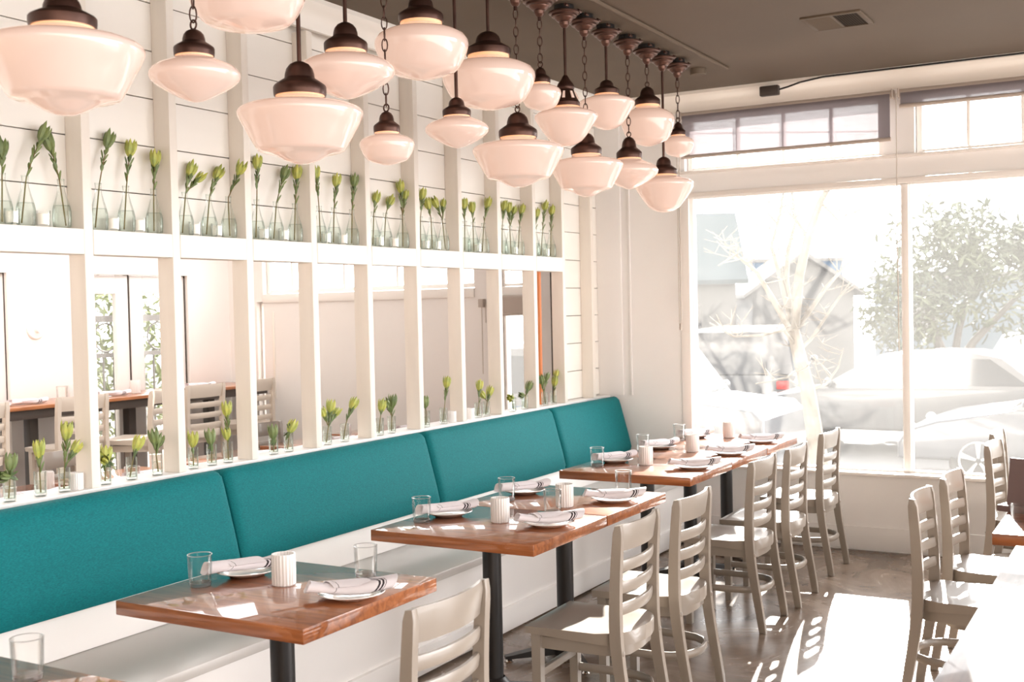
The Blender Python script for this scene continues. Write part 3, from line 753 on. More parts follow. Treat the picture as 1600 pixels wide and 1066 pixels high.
LO = [
[(2.665, [(2.68, 1.131), (2.64, 1.088)]), (2.795, [(2.792, 1.166)]), (2.901, [(2.91, 1.22), (2.951, 1.152)])],
[(3.094, [(3.104, 1.109), (3.082, 1.092)]), (3.225, [(3.257, 1.135)]), (3.359, [(3.345, 1.151), (3.379, 1.131)])],
[(3.56, [(3.557, 1.117)]), (3.669, [(3.674, 1.115)]), (3.769, [(3.764, 1.23), (3.76, 1.12)])],
[(4.067, [(4.068, 1.096)]), (4.172, [(4.198, 1.107)])],
[(4.46, [(4.49, 1.179), (4.444, 1.154), (4.539, 1.146)]), (4.598, [(4.67, 1.177)])],
[(4.894, [(4.916, 1.146)]), (5.002, [(5.009, 1.162), (4.956, 1.153)])],
[(5.33, [(5.338, 1.132)]), (5.51, [(5.553, 1.228)])],
[(5.891, [(5.928, 1.184)]), (5.988, [(6.030, 1.14), (5.97, 1.123)])],
[(6.311, [(6.266, 1.084)]), (6.47, [(6.52, 1.136), (6.44, 1.087)])],
[(6.743, [(6.704, 1.168), (6.787, 1.184)]), (6.871, [(6.887, 1.143), (6.93, 1.193)])],
]
XM = -3.606
def bud(m, c, d, L, W):
    c = Vector(c); d = Vector(d).normalized(); o = d.orthogonal().normalized(); q = d.cross(o)
    base = c-d*L*.5
    n = 7; rings = [[m.bm.verts.new(base)]]
    for f, w in ((.12, .5), (.3, .88), (.5, 1), (.7, .84), (.86, .5)):
        rings.append([m.bm.verts.new(base+d*L*f+(o*cos(2*pi*i/8)+q*sin(2*pi*i/8))*W*.36*w) for i in range(8)])
    rings.append([m.bm.verts.new(base+d*L)])
    for A, B in zip(rings, rings[1:]):
        for i in range(8):
            j = (i+1) % 8
            if len(A) == 1: m.bm.faces.new((A[0], B[j], B[i]))
            elif len(B) == 1: m.bm.faces.new((A[i], A[j], B[0]))
            else: m.bm.faces.new((A[i], A[j], B[j], B[i]))
    for k in range(n):
        a = 2*pi*k/n; r = o*cos(a)+q*sin(a); big = k % 2
        m.leaf(base+r*W*.10-d*L*.05*big, d+r*(.80+.12*big), -r, L*(1.18 if big else 1.05)*(.93+.14*rnd.random()), W*.50, -1.06)
def flower(base, neck, heads, label, group, dark=False):
    """one cut stem: curved stalk through the neck, narrow leaves up it, a pointed bud at each tip"""
    base = Vector(base); t = thing('flower_stem', label, 'flower', base, 0, group)
    b = Vector((0, 0, 0)); nk = Vector(neck)-base
    st = MB(); lf = MB(); budl = []
    for hi, hd in enumerate(heads):
        hy, hz = hd[:2]; hx = hd[2] if len(hd) > 2 else XM+rnd.uniform(-.012, .012)
        h = Vector((hx, hy, hz))-base
        L = .057 if hi == 0 else .047; W = .040 if hi == 0 else .032
        mid = nk+(h-nk)*.5+Vector((0, -.10*(h.y-nk.y), 0))
        d = (h-mid).normalized()
        tip = h-d*L*.45
        pts = []
        start = b if hi == 0 else nk
        for k in range(13):
            f = k/12
            if hi == 0:
                if f < .4: p = b.lerp(nk, f/.4)
                else:
                    g = (f-.4)/.6; p = (nk*(1-g)**2)+mid*(2*g*(1-g))+tip*g**2
            else:
                g = f; p = nk.lerp(mid, .35)*(1-g)+tip*g if False else (nk.lerp(mid, .3)*(1-g)**2)+mid*(2*g*(1-g))+tip*g**2
            pts.append(p)
        st.tube(pts, [lerp(.0030, .0022, k/12) for k in range(13)], 6)
        s0 = 5 if hi == 0 else 3
        for k in range(s0, 12):
            p = pts[k]; dd = (pts[min(k+1, 12)]-pts[k-1]).normalized(); o = dd.orthogonal().normalized(); q = dd.cross(o)
            if k < 7 and rnd.random() < .4 and len(heads) == 1: continue
            for rep in range(2 if k > 7 else 1):
                a = k*2.4+rep*3+rnd.random()*.6; r = o*cos(a)+q*sin(a)
                lf.leaf(p+r*.001, dd*1.0+r*.42, -r if False else r*-1, rnd.uniform(.032, .048), rnd.uniform(.011, .016), -.10)
        budl.append((h, d, L, W))
    st.build('stalk', 'stem', t)
    lf.build('leaves', 'leaf', t)
    for h, d, L, W in budl:
        m = MB(); bud(m, h, d, L, W); m.build('bud', 'buddark' if dark else 'bud', t, sharp=50)
    return t

def make_bottle():
    t = thing('glass_bottle', '', 'bottle')
    MB().lathe([(0, .001), (.028, .001), (.0325, .006), (.0345, .03), (.034, .065), (.030, .085), (.021, .115), (.0135, .145), (.0115, .165), (.0125, .178), (.014, .184), (.0125, .186), (.0105, .18)], 24).build('bottle_body', 'bottle', t)
    MB().lathe([(0, .005), (.028, .005), (.0315, .01), (.0332, .03), (.0326, .064), (.029, .082), (.0275, .0865), (0, .0865)], 20).build('water', 'water', t)
    return t
def make_vase():
    t = thing('glass_vase', '', 'vase')
    MB().lathe([(0, 0), (.020, 0), (.0215, .004), (.0225, .09), (.0215, .091), (.0205, .088), (.0195, .012), (0, .010)], 20).build('vase_body', 'bottle', t)
    MB().lathe([(0, .011), (.0192, .011), (.0198, .055), (0, .055)], 16).build('water', 'water', t)
    return t
def make_tealight():
    t = thing('candle', '', 'candle')
    MB().lathe([(0, 0), (.023, 0), (.0255, .004), (.0265, .062), (.0255, .063), (.0245, .058), (.023, .01), (0, .009)], 20).build('glass_cup', 'tumbler', t)
    MB().lathe([(0, .011), (.0215, .011), (.0225, .050), (.02, .053), (0, .052)], 18).build('wax', 'wax', t)
    return t
pb, pv, pt = make_bottle(), make_vase(), make_tealight()
POS = ['left', 'middle', 'right']
for bi, (bs, hs, cs) in enumerate(UP):
    bay = 'shelf bay %s from the left' % ORD[bi]
    for k, (y, hh) in enumerate(zip(bs, hs)):
        put(pb, (XM, y, ZSH), rnd.random()*6, '%s of three clear glass bottles with water in %s' % (POS[k], bay), 'bottles on the high shelf')
        dy = max(-.006, min(.006, (hh[0][0]-y)*.12))
        flower((XM, y-dy*3.2, ZSH+.012), (XM, y+dy, ZSH+.178), hh, 'budding green stem in %s bottle of %s' % (POS[k], bay), 'stems in the high bottles', dark=(bi*3+k) in (0, 1, 2, 3, 10, 14))
    for k, y in enumerate(cs):
        put(pt, (XM-.004, y+.0, ZSH), 0, 'white candle %s in %s' % ('between bottles' if len(cs) == 1 else ('left of middle bottle', 'right of middle bottle')[k], bay), 'candles on the high shelf')
for bi, bay_ in enumerate(LO):
    bay = 'low ledge opening %s from the left' % ORD[bi]
    n = len(bay_)
    for k, (y, hh) in enumerate(bay_):
        pos = POS[k] if n == 3 else ('left', 'right')[k]
        put(pv, (XM, y, ZLG), 0, '%s clear little vase in %s' % (pos, bay), 'vases on the low ledge')
        dy = max(-.01, min(.01, (hh[0][0]-y)*.3))
        flower((XM, y-dy, ZLG+.013), (XM, y+dy, ZLG+.085), hh, 'short budding stem in the %s vase of %s' % (pos, bay), 'stems on the low ledge', dark=(bi+k) % 3 == 0)
for y, lab in ((2.958, 'white ribbed votive cup at the right end of low ledge opening first from the left'), (5.60, 'white ribbed votive cup at the right end of low ledge opening seventh from the left'), (5.80, 'white ribbed votive cup at the left end of low ledge opening eighth from the left')):
    o = put(protoV, (XM, y, ZLG), 0, lab, 'votive cups on the ledge'); o.scale = (.62, .62, .62)

# ------------------------------------------------------------------ pendant lamps
PROF = {
 'S': [(.385, .03), (.385, 0), (.39, -.05), (.47, -.095), (.66, -.135), (.86, -.175), (.96, -.215), (1, -.265), (.985, -.32), (.93, -.42), (.82, -.60), (.71, -.77), (.68, -.805), (.62, -.825), (.48, -.85), (.38, -.885), (.26, -.945), (.12, -.988), (0, -1)],
 'P': [(.41, .04), (.41, 0), (.42, -.07), (.58, -.15), (.80, -.23), (.93, -.31), (.99, -.39), (1, -.45), (.97, -.53), (.86, -.63), (.66, -.75), (.40, -.88), (.18, -.965), (.06, -.995), (0, -1)],
 'R': [(.44, .04), (.44, 0), (.45, -.08), (.56, -.13), (.76, -.185), (.92, -.255), (.99, -.34), (1, -.42), (.96, -.53), (.88, -.67), (.79, -.79), (.70, -.855), (.55, -.90), (.36, -.945), (.16, -.985), (0, -1)],
 'C': [(.41, .04), (.41, 0), (.45, -.06), (.66, -.125), (.88, -.18), (.97, -.225), (1, -.275), (.98, -.33), (.90, -.44), (.75, -.62), (.58, -.80), (.48, -.88), (.34, -.945), (.16, -.988), (0, -1)],
}
XL = -2.57
LAMPS = [ # y, top of fitter, neck, bottom, diameter, kind, hung by, label
 (2.11, 2.510, 2.433, 2.192, .422, 'S', 'rod', 'largest looking white glass pendant, cut by the left edge of the view'),
 (2.59, 2.512, 2.443, 2.297, .273, 'P', 'chain', 'pointed saucer pendant on a chain, second from the left, before the white boards'),
 (2.83, 2.783, 2.742, 2.556, .370, 'R', 'rod', 'white glass pendant cut off by the top edge of the view'),
 (3.08, 2.500, 2.395, 2.156, .429, 'S', 'rod', 'wide schoolhouse pendant on a rod, lowest and broadest whole lamp at left'),
 (3.34, 2.686, 2.594, 2.416, .351, 'P', 'rod', 'wide pointed saucer pendant on a rod, up behind the broad schoolhouse lamp'),
 (3.58, 2.399, 2.331, 2.202, .209, 'R', 'chain', 'small rounded pendant on a long chain, left of the little saucer on a rod'),
 (3.83, 2.894, 2.797, 2.563, .374, 'R', 'rod', 'big rounded pendant near the top edge behind the long chain'),
 (4.35, 2.851, 2.759, 2.516, .408, 'R', 'rod', 'big rounded pendant on a rod against the ceiling, right of the top edge lamp'),
 (4.08, 2.526, 2.460, 2.321, .267, 'P', 'rod', 'small pointed saucer pendant on a long rod, below the big rounded lamps'),
 (4.83, 2.777, 2.716, 2.580, .194, 'R', 'chain', 'small rounded pendant high up on a chain beside the one with a slotted fitter'),
 (4.60, 2.535, 2.433, 2.199, .421, 'S', 'chain', 'broad schoolhouse pendant on a chain, lowest in the middle of the row'),
 (5.09, 2.783, 2.641, 2.443, .315, 'C', 'rod', 'conical pendant on a rod with a tall slotted fitter'),
 (5.57, 2.838, 2.774, 2.581, .298, 'C', 'rod', 'medium pendant high on a thin rod, right of the one with slotted fitter'),
 (5.31, 2.528, 2.430, 2.208, .376, 'S', 'chain', 'broad schoolhouse pendant hanging low on a chain under the slotted fitter lamp'),
 (6.12, 2.887, 2.795, 2.554, .307, 'R', 'chain', 'rounded pendant on a short chain close under the ceiling near the window'),
 (5.85, 2.571, 2.465, 2.289, .317, 'P', 'chain', 'pointed saucer pendant on a long chain near the window end'),
 (6.59, 2.747, 2.681, 2.541, .190, 'R', 'chain', 'smallest pendant, last of the row, in front of the window shade'),
 (6.35, 2.514, 2.420, 2.193, .351, 'C', 'rod', 'conical pendant on a long rod, lowest one at the window end'),
]
def chain(m, z0, z1):
    L = .052; n = max(1, int(round((z0-z1)/(L*.80)))); st = (z0-z1)/n
    for k in range(n):
        zc = z0-st*(k+.5); a = (k % 2)*pi/2+.5; pts = []
        for j in range(12):
            b = 2*pi*j/12; u = .0105*cos(b); v = st*.60*sin(b)
            pts.append((u*cos(a), u*sin(a), zc+v))
        m.tube(pts, .0026, 6, closed=True)
for (y, zt, zn, zb, D, kind, hang, lab) in LAMPS:
    t = thing('pendant_lamp', lab, 'lamp', (XL, y, ZC), 0, 'white glass pendant lamps')
    R = D/2; H = zn-zb; zn -= ZC; zt -= ZC; hf = zt-zn
    p = PROF[kind]
    prof = [(r*R, zn+v*H) for r, v in p]
    MB().lathe(prof[2:], 48).build('glass_shade', 'opal', t, sharp=70)
    rn = p[1][0]*R
    MB().lathe(prof[:3], 40).build('shade_neck', 'opalneck', t)
    fit = [(rn*1.0, -.012), (rn*1.07, -.012), (rn*1.09, .0), (rn*1.09, hf*.16), (rn*1.05, hf*.22), (rn*.86, hf*.33), (rn*.66, hf*.43), (rn*.62, hf*.47), (rn*.60, hf*.60), (rn*.54, hf*.76), (rn*.40, hf*.90), (rn*.2, hf*.985), (.008, hf), (0, hf)]
    if 'tall slotted' in lab:
        fit = [(rn*.98, -.012), (rn*1.07, -.012), (rn*1.08, .006), (rn*1.0, .014), (rn*.80, hf*.28), (rn*.62, hf*.50), (rn*.66, hf*.53), (rn*.68, hf*.60), (rn*.60, hf*.70), (rn*.36, hf*.84), (rn*.24, hf*.94), (.01, hf), (0, hf)]
    MB().lathe([(r, zn+.006+v) for r, v in fit], 40).build('fitter', 'bronze', t, sharp=30)
    if 'tall slotted' in lab:
        s = MB()
        for k in range(8):
            a = 2*pi*k/8+.3; r0, r1 = rn*.96, rn*.72
            for q in (0,):
                w = .007; z0, z1 = zn+.03, zn+hf*.46
                c0 = Vector((cos(a)*r0, sin(a)*r0, z0)); c1 = Vector((cos(a)*r1, sin(a)*r1, z1)); sd = Vector((-sin(a), cos(a), 0))*w; n_ = Vector((cos(a), sin(a), 0))*.003
                vs = [s.bm.verts.new(c) for c in (c0-sd+n_, c0+sd+n_, c1+sd*.7+n_, c1-sd*.7+n_)]
                ws = [s.bm.verts.new(v.co-n_*2) for v in vs]
                s.bm.faces.new(vs); s.bm.faces.new(ws[::-1])
                for i in range(4): s.bm.faces.new((vs[i], ws[i], ws[(i+1) % 4], vs[(i+1) % 4]))
        s.build('slot', 'opal', t)
    hb = MB()
    top = -.085
    if hang == 'rod':
        hb.tube([(0, 0, top-.0), (0, 0, zt+.004)], .0075, 12)
        hb.build('rod', 'bronze', t)
    else:
        hb.tube([(0, 0, top), (0, 0, top-.045)], .009, 10)
        ring = [(.012*cos(2*pi*j/12), 0, zt+.020+.014*sin(2*pi*j/12)) for j in range(12)]
        hb.tube(ring, .003, 6, closed=True)
        chain(hb, top-.04, zt+.030)
        hb.build('chain', 'bronze', t)
    MB().lathe([(0, 0), (.048, 0), (.048, -.034), (.02, -.036)], 28).build('ceiling_box', 'blackmetal', t)
    MB().lathe([(.04, -.026), (.070, -.028), (.077, -.033), (.077, -.040), (.071, -.044), (.063, -.045), (.063, -.054), (.058, -.058), (.049, -.059), (.046, -.066), (.034, -.078), (.025, -.081), (.023, -.096), (.016, -.106), (.010, -.110), (0, -.110)], 32).build('canopy', 'canopy', t, sharp=25)
    a = .9
    for sgn in (-1, 1): MB().tube([(.05, .055*sgn, -.018), (.05, .085*sgn, -.018)], .008, 8).build('cable_stub', 'canopy', t)

# ceiling fittings
tag(MB().tube([(-2.385, 1.0, ZC-.008), (-2.392, 6.98, ZC-.008)], .016, 8, sy=.6).build('ceiling_conduit', 'ceiling'), 'long painted strip running along the ceiling beside the pendants', 'conduit')
tag(MB().lathe([(0, 0), (.05, 0), (.05, -.036), (.046, -.04), (0, -.04)], 20).build('junction_box', 'ceiling', loc=(-2.56, 6.92, ZC)), 'round grey ceiling box beyond the last pendant', 'junction box')
vt = thing('ceiling_vent', 'rectangular slatted air vent in the taupe ceiling', 'vent', (-1.505, 6.17, ZC))
m = MB(); a, b = .155, .165
m.box(-a, a, -b, -b+.025, -.010, 0, .002).box(-a, a, b-.025, b, -.010, 0, .002).box(-a, -a+.025, -b+.025, b-.025, -.010, 0, .002).box(a-.025, a, -b+.025, b-.025, -.010, 0, .002).box(-.008, .008, -b+.025, b-.025, -.008, 0)
m.build('vent_frame', 'ceiling', vt)
MB().box(-a+.02, a-.02, -b+.02, b-.02, -.002, 0).build('dark_opening', 'gap', vt)
for k in range(9):
    y = -.12+.03*k
    MB().prism([(y-.010, -.003), (y-.008, -.003), (y+.008, -.012), (y+.006, -.012)], 'x', -a+.024, -.008).build('slat', 'ceiling', vt)
    x = .012+.0125*k
    MB().prism([(x-.005, -.003), (x-.003, -.003), (x+.006, -.012), (x+.004, -.012)], 'y', -b+.024, b-.024).build('slat', 'ceiling', vt)
jb = thing('alarm_box', 'small dark box fixed under the ceiling edge above the window shade', 'box', (-2.30, 7.575, ZC-.065))
MB().box(-.065, .065, -.025, .022, -.035, .03, .008).build('housing', 'darkedge', jb)
MB().tube([(.06, .0, .0), (.12, .005, .012), (.2, .018, .035), (.35, .022, .054), (4.8, .022, .056)], .006, 6).build('cable', 'blackmetal', jb)

# roller shades and cords
def roller(label, x0, x1, zh, loc_y=YW-.075):
    t = thing('roller_shade', label, 'blind', (0, loc_y, 0), 0, 'roller shades of the transoms')
    MB().tube([(x0, 0, 2.962), (x1, 0, 2.962)], .027, 16).build('roll', 'blindrail', t)
    MB().box(x0+.01, x1-.01, -.027, -.0255, zh, 2.962).build('shade_cloth', 'shade', t)
    MB().tube([(x0+.005, -.026, zh), (x1-.005, -.026, zh)], .013, 10).build('hem_bar', 'blindrail', t)
    for x in (x0-.004, x1+.004): MB().box(x-.004, x+.004, -.032, .05, 2.935, 2.992, .002).build('bracket', 'blindrail', t)
    return t
ra = roller('roller shade drawn most of the way down the left transom', -2.945, -1.52, 2.675)
rb = roller('roller shade drawn only a little down the right transom', -1.475, .03, 2.877)
MB().tube([(-1.484, -.055, 2.955), (-1.488, -.05, 2.2), (-1.486, -.045, 1.32)], .003, 6).build('pull_cord', 'cord', rb)
c = MB().tube([(-2.985, .0, 2.96), (-2.988, 0, 1.50)], .003, 6).tube([(-2.967, 0, 2.96), (-2.974, 0, 1.50)], .003, 6).build('pull_cord', 'cord', ra)
MB().lathe([(0, 1.47), (.008, 1.47), (.010, 1.49), (.006, 1.515), (0, 1.515)], 10, (-2.98, 0, 0)).build('weight', 'blindrail', c)

# ------------------------------------------------------------------ next room seen between the posts
tag(MB().tube([(-3.675, 6.815, 0), (-3.675, 6.825, 2.2)], .014, 10).build('copper_pipe', 'orange'), 'thin orange vertical pipe seen between posts near the window', 'pipe')
bar = thing('bar_counter', 'long dark edged high counter along the far wall of the next room', 'counter', (0, 0, 0))
MB().box(XF+.004, -6.78, 4.2, 7.62, 1.02, 1.045, .003).build('counter_top', 'barwood', bar)
MB().box(XF+.02, -6.80, 4.21, 7.61, .955, 1.019, .003).build('edge_band', 'darkedge', bar)
for y in (4.5, 5.36, 6.25, 7.1):
    MB().box(-7.03, -6.96, y-.035, y+.035, .02, .955, .004).box(-7.2, -6.82, y-.05, y+.05, 0, .02, .004).build('leg', 'darkedge', bar)
G_B = 'high stools in the next room'
st0 = make_chair('bar_stool', 'cream high stool at the left edge, seen through the open wall', 'stool', G_B, .76, 1.12, 'stool', True)
st0.location = (-6.62, 4.58, 0); st0.rotation_euler = (0, 0, .05)
for x, y, rz, lab in ((-6.60, 5.36, -.08, 'cream high stool below the wall lamp in the next room'),
                      (-6.52, 5.93, .42, 'cream high stool in front of the glazed doors, turned at an angle'),
                      (-6.57, 6.47, .0, 'cream high stool right of the glazed doors'),
                      (-6.60, 7.08, -.05, 'cream high stool at the window end of the high counter')):
    dup(st0, (x, y, 0), rz, lab)
for y, x, lab in ((5.30, -6.95, 'striped napkin on the high counter below the wall lamp'), (6.05, -6.95, 'striped napkin on the high counter by the glazed doors'), (6.95, -6.95, 'striped napkin on the high counter at its window end')):
    put(protoN, (x, y, 1.046), radians(85), lab, 'napkins on the high counter')
put(protoG, (-6.98, 5.62, 1.045), 0, 'clear glass on the high counter left of the first whole post', 'glasses on the high counter')
put(protoV, (-7.05, 5.76, 1.045), 0, 'white votive cup on the high counter below the wall lamp', 'votive cups on the high counter')
put(protoV, (-7.0, 6.32, 1.045), 0, 'white votive cup on the high counter by the glazed doors', 'votive cups on the high counter')
G_N = 'wooden tables in the next room'
for i, y in enumerate((3.75, 4.50, 5.40, 6.25, 7.02)):
    pos = ORD[i]
    dup(tabA, (-4.98, y, 0), 0, 'wooden table of the next room, %s from the left through the openings' % pos, G_N)
    put(protoP, (-4.83, y-.06, .75), 0, 'white plate on the next room table %s from the left' % pos, 'plates in the next room')
    put(protoN, (-4.83, y-.07, .767), radians(75), 'striped napkin on the next room table %s from the left' % pos, 'napkins in the next room')
    if i in (0, 1, 3): put(protoV, (-5.05, y+.20, .75), 0, 'white votive cup on the next room table %s from the left' % pos, 'votive cups in the next room')
    if i in (0, 1): put(protoG, (-4.75, y-.25, .75), 0, 'clear glass on the next room table %s from the left' % pos, 'glasses in the next room')
for x, y, rz, lab in ((-5.55, 3.95, pi+.15, 'cream chair behind the next room table first from the left'), (-5.55, 4.62, pi-.1, 'cream chair behind the next room table second from the left'), (-5.52, 6.30, pi, 'cream chair behind the next room table fourth from the left')):
    dup(chair0, (x, y, 0), rz, lab, 'chairs in the next room')
sc = thing('wall_sconce', 'round white wall lamp with bare bulb on the far wall', 'lamp', (XF, 5.66, 1.569), 0)
def disc(m, prof):  # lathe about x
    m.lathe(prof, 28); bmesh.ops.rotate(m.bm, verts=m.bm.verts[:], cent=(0, 0, 0), matrix=Matrix.Rotation(pi/2, 3, 'Y')); return m
disc(MB(), [(0, .0), (.075, .0), (.078, .006), (.07, .016), (.03, .022), (.028, .06), (.022, .066), (0, .066)]).build('wall_plate', 'ceramic', sc)
m = MB(); m.ball((.115, 0, 0), .045, (1.15, 1, 1), 20, 14); m.build('bulb', 'bulb', sc)
disc(MB(), [(.024, .146), (.02, .158), (0, .163)]).build('bulb_cap', 'brass', sc)
roll2 = thing('roller_shade', 'beige roller shade part way down the narrow window of the next room', 'blind', (0, YW-.045, 0))
MB().tube([(-4.53, 0, 1.725), (-4.21, 0, 1.725)], .026, 12).build('roll', 'blindrail', roll2)
MB().box(-4.52, -4.22, -.026, -.024, 1.60, 1.725).build('shade_cloth', 'blindrail', roll2)
MB().tube([(-4.52, -.025, 1.60), (-4.22, -.025, 1.60)], .010, 8).build('hem_bar', 'blindrail', roll2)
t = thing('blind_bracket', 'small grey blind bracket with hanging cord left of the narrow window', 'bracket', (-4.64, YW-.002, 1.69))
MB().box(-.022, .022, -.05, 0, -.03, .035, .004).build('bracket_plate', 'blindrail', t)
MB().tube([(0, -.03, -.03), (.0, -.03, -.55)], .0035, 6).tube([(.035, -.03, .0), (.035, -.03, -.15)], .0035, 6).build('cord', 'cord', t)

# iron gate and garden behind the glazed doors
gt = thing('iron_gate', 'dark iron gate with rings and upright bars behind the glazed doors', 'gate', (-8.1, 7.0, 0))
m = MB()
for k in range(24): m.tube([(0, -1.3+.115*k, -.1), (0, -1.3+.115*k, 1.30)], .010, 6)
m.build('bars', 'iron', gt)
MB().box(-.02, .02, -1.4, 1.5, 1.29, 1.33).box(-.02, .02, -1.4, 1.5, 1.60, 1.66).box(-.02, .02, -1.4, 1.5, .0, .05).build('rails', 'iron', gt)
for k in range(9):
    MB().tube([(0, -1.2+.30*k+.125*cos(2*pi*j/20), 1.465+.125*sin(2*pi*j/20)) for j in range(20)], .009, 6, closed=True).build('ring', 'iron', gt)
def bush(name, label, loc, sx, sy, sz, n, L, m='greenery', cat='bush', trunk=None, trunk_m='bark2', seed=3, blobs=None):
    t = thing(name, label, cat, loc); r = random.Random(seed); b = MB()
    blobs = blobs or [((0, 0, sz*.5), (sx, sy, sz*.5))]
    for i in range(n):
        c, s = blobs[i % len(blobs)]
        while True:
            p = Vector((r.uniform(-1, 1), r.uniform(-1, 1), r.uniform(-1, 1)))
            if .25 < p.length < 1: break
        p = Vector((c[0]+p.x*s[0], c[1]+p.y*s[1], c[2]+p.z*s[2]))
        d = Vector((r.gauss(0, 1), r.gauss(0, 1), r.gauss(0, .8)-.4)); nr = Vector((r.gauss(0, 1), r.gauss(0, 1), r.gauss(0, 1)))
        l = L*r.uniform(.7, 1.4); b.leaf(p, d, nr, l, l*.32, .15)
    b.build('foliage', m, t)
    if trunk:
        k = MB()
        for pts, rs in trunk: k.tube(pts, rs, 8)
        k.build('trunk', trunk_m, t)
    return t
bush('garden_shrub', 'leafy green shrub behind the iron gate', (-9.0, 7.1, 0), .5, 1.7, 2.3, 3000, .11, seed=5)
struct(MB().box(-16, XF-.14, 3.0, 12.0, -.2, -.1).build('trim_12', 'sidewalk'))

# ------------------------------------------------------------------ street outside
struct(MB().box(-20, 15, YW+.15, 11.3, -.28, -.14).build('trim_13', 'sidewalk'))
struct(MB().box(-40, 30, 11.3, 60, -.7, -.5).build('trim_14', 'asphalt'))
BR = [
('trunk', [[-2.60, 9.98, -.16], [-2.62, 9.98, 0.18], [-2.66, 9.96, 0.43], [-2.72, 9.94, 0.88], [-2.78, 9.92, 1.16], [-2.83, 9.9, 1.41]], [.095, 0.085, 0.075, 0.065, 0.06, 0.055]),
('b', [[-2.83, 9.9, 1.41], [-2.91, 9.98, 1.83], [-2.92, 10.1, 2.12], [-2.86, 10.14, 2.37], [-2.89, 10.13, 2.63], [-2.89, 10.14, 2.88]], [0.03, 0.026, 0.02, 0.014, 0.01, 0.006]),
('b', [[-2.82, 9.9, 1.41], [-2.75, 9.84, 1.88], [-2.66, 9.79, 2.19], [-2.54, 9.75, 2.49], [-2.43, 9.7, 2.64], [-2.26, 9.69, 2.92]], [0.045, 0.042, 0.036, 0.028, 0.022, 0.012]),
('b', [[-2.83, 9.89, 1.36], [-2.95, 9.72, 1.68], [-3.04, 9.56, 1.91], [-3.16, 9.38, 2.06], [-3.29, 9.3, 1.97]], [0.03, 0.024, 0.018, 0.012, 0.006]),
('b', [[-3.04, 9.56, 1.91], [-3.15, 9.62, 2.03], [-3.32, 9.64, 2.05]], [0.014, 0.01, 0.006]),
('b', [[-2.83, 9.9, 1.41], [-2.96, 9.95, 1.89], [-3.05, 10.02, 2.15], [-3.03, 10.16, 2.35], [-2.99, 10.19, 2.58], [-2.97, 10.21, 2.81]], [0.026, 0.02, 0.016, 0.013, 0.01, 0.006]),
('b', [[-2.81, 9.91, 1.40], [-2.63, 10.25, 1.77], [-2.5, 10.45, 1.97], [-2.41, 10.62, 2.08]], [0.024, 0.018, 0.012, 0.006]),
('b', [[-2.79, 9.9, 1.22], [-2.72, 10.07, 1.32], [-2.58, 10.27, 1.6], [-2.44, 10.36, 1.82]], [0.02, 0.016, 0.012, 0.006]),
('b', [[-2.8, 9.91, 1.25], [-2.87, 9.76, 1.41], [-3.01, 9.56, 1.37], [-3.18, 9.35, 1.37], [-3.32, 9.16, 1.49]], [0.018, 0.016, 0.012, 0.009, 0.005]),
('b', [[-2.66, 9.79, 2.19], [-2.74, 9.75, 2.34], [-2.81, 9.71, 2.43], [-2.88, 9.67, 2.39]], [0.018, 0.013, 0.009, 0.005]),
('b', [[-2.54, 9.75, 2.49], [-2.41, 9.82, 2.33], [-2.31, 9.88, 2.41]], [0.014, 0.01, 0.005]),
('b', [[-3.03, 10.16, 2.35], [-3.1, 10.12, 2.44], [-3.13, 10.1, 2.54]], [0.01, 0.008, 0.005]),
('b', [[-3.16, 9.38, 2.06], [-3.24, 9.34, 2.16], [-3.26, 9.33, 2.27]], [0.008, 0.006, 0.004]),
('b', [[-2.72, 9.94, 0.88], [-2.61, 10.12, 0.92], [-2.54, 10.28, 1.06], [-2.5, 10.31, 1.23]], [0.02, 0.014, 0.009, 0.005]),
('b', [[-2.76, 9.93, 1.09], [-2.85, 9.76, 1.0], [-3.05, 9.52, 0.96]], [0.012, 0.009, 0.005]),
]
def bare_tree():
    t = thing('street_tree', 'bare pale barked street tree just outside the window', 'tree', (-2.60, 9.98, -.15))
    off = Vector(t.location); r = random.Random(11); tr = MB(); br = MB()
    for n, pts, rs in BR:
        pts = [Vector(p)-off for p in pts]; (tr if n == 'trunk' else br).tube(pts, rs, 8)
        if n == 'trunk': continue
        for i in range(1, len(pts)):
            for q in range(3):
                f = r.random(); p = pts[i-1].lerp(pts[i], f); rr = rs[i]*.6
                d = Vector((r.gauss(0, 1), r.gauss(0, .5), r.uniform(-.2, 1.0))).normalized(); L = r.uniform(.12, .30)
                mid = p+d*L*.5+Vector((r.gauss(0, .02), r.gauss(0, .02), .02)); end = p+d*L+Vector((0, 0, .05))
                br.tube([p, mid, end], [min(.006, rr), .0045, .0028], 5)
                for s in range(2):
                    e2 = mid+Vector((r.gauss(0, .07), r.gauss(0, .05), r.uniform(0, .1))); br.tube([mid, e2], [.0038, .0022], 4)
    tr.build('trunk', 'bark', t); br.build('branches', 'bark', t)
bare_tree()
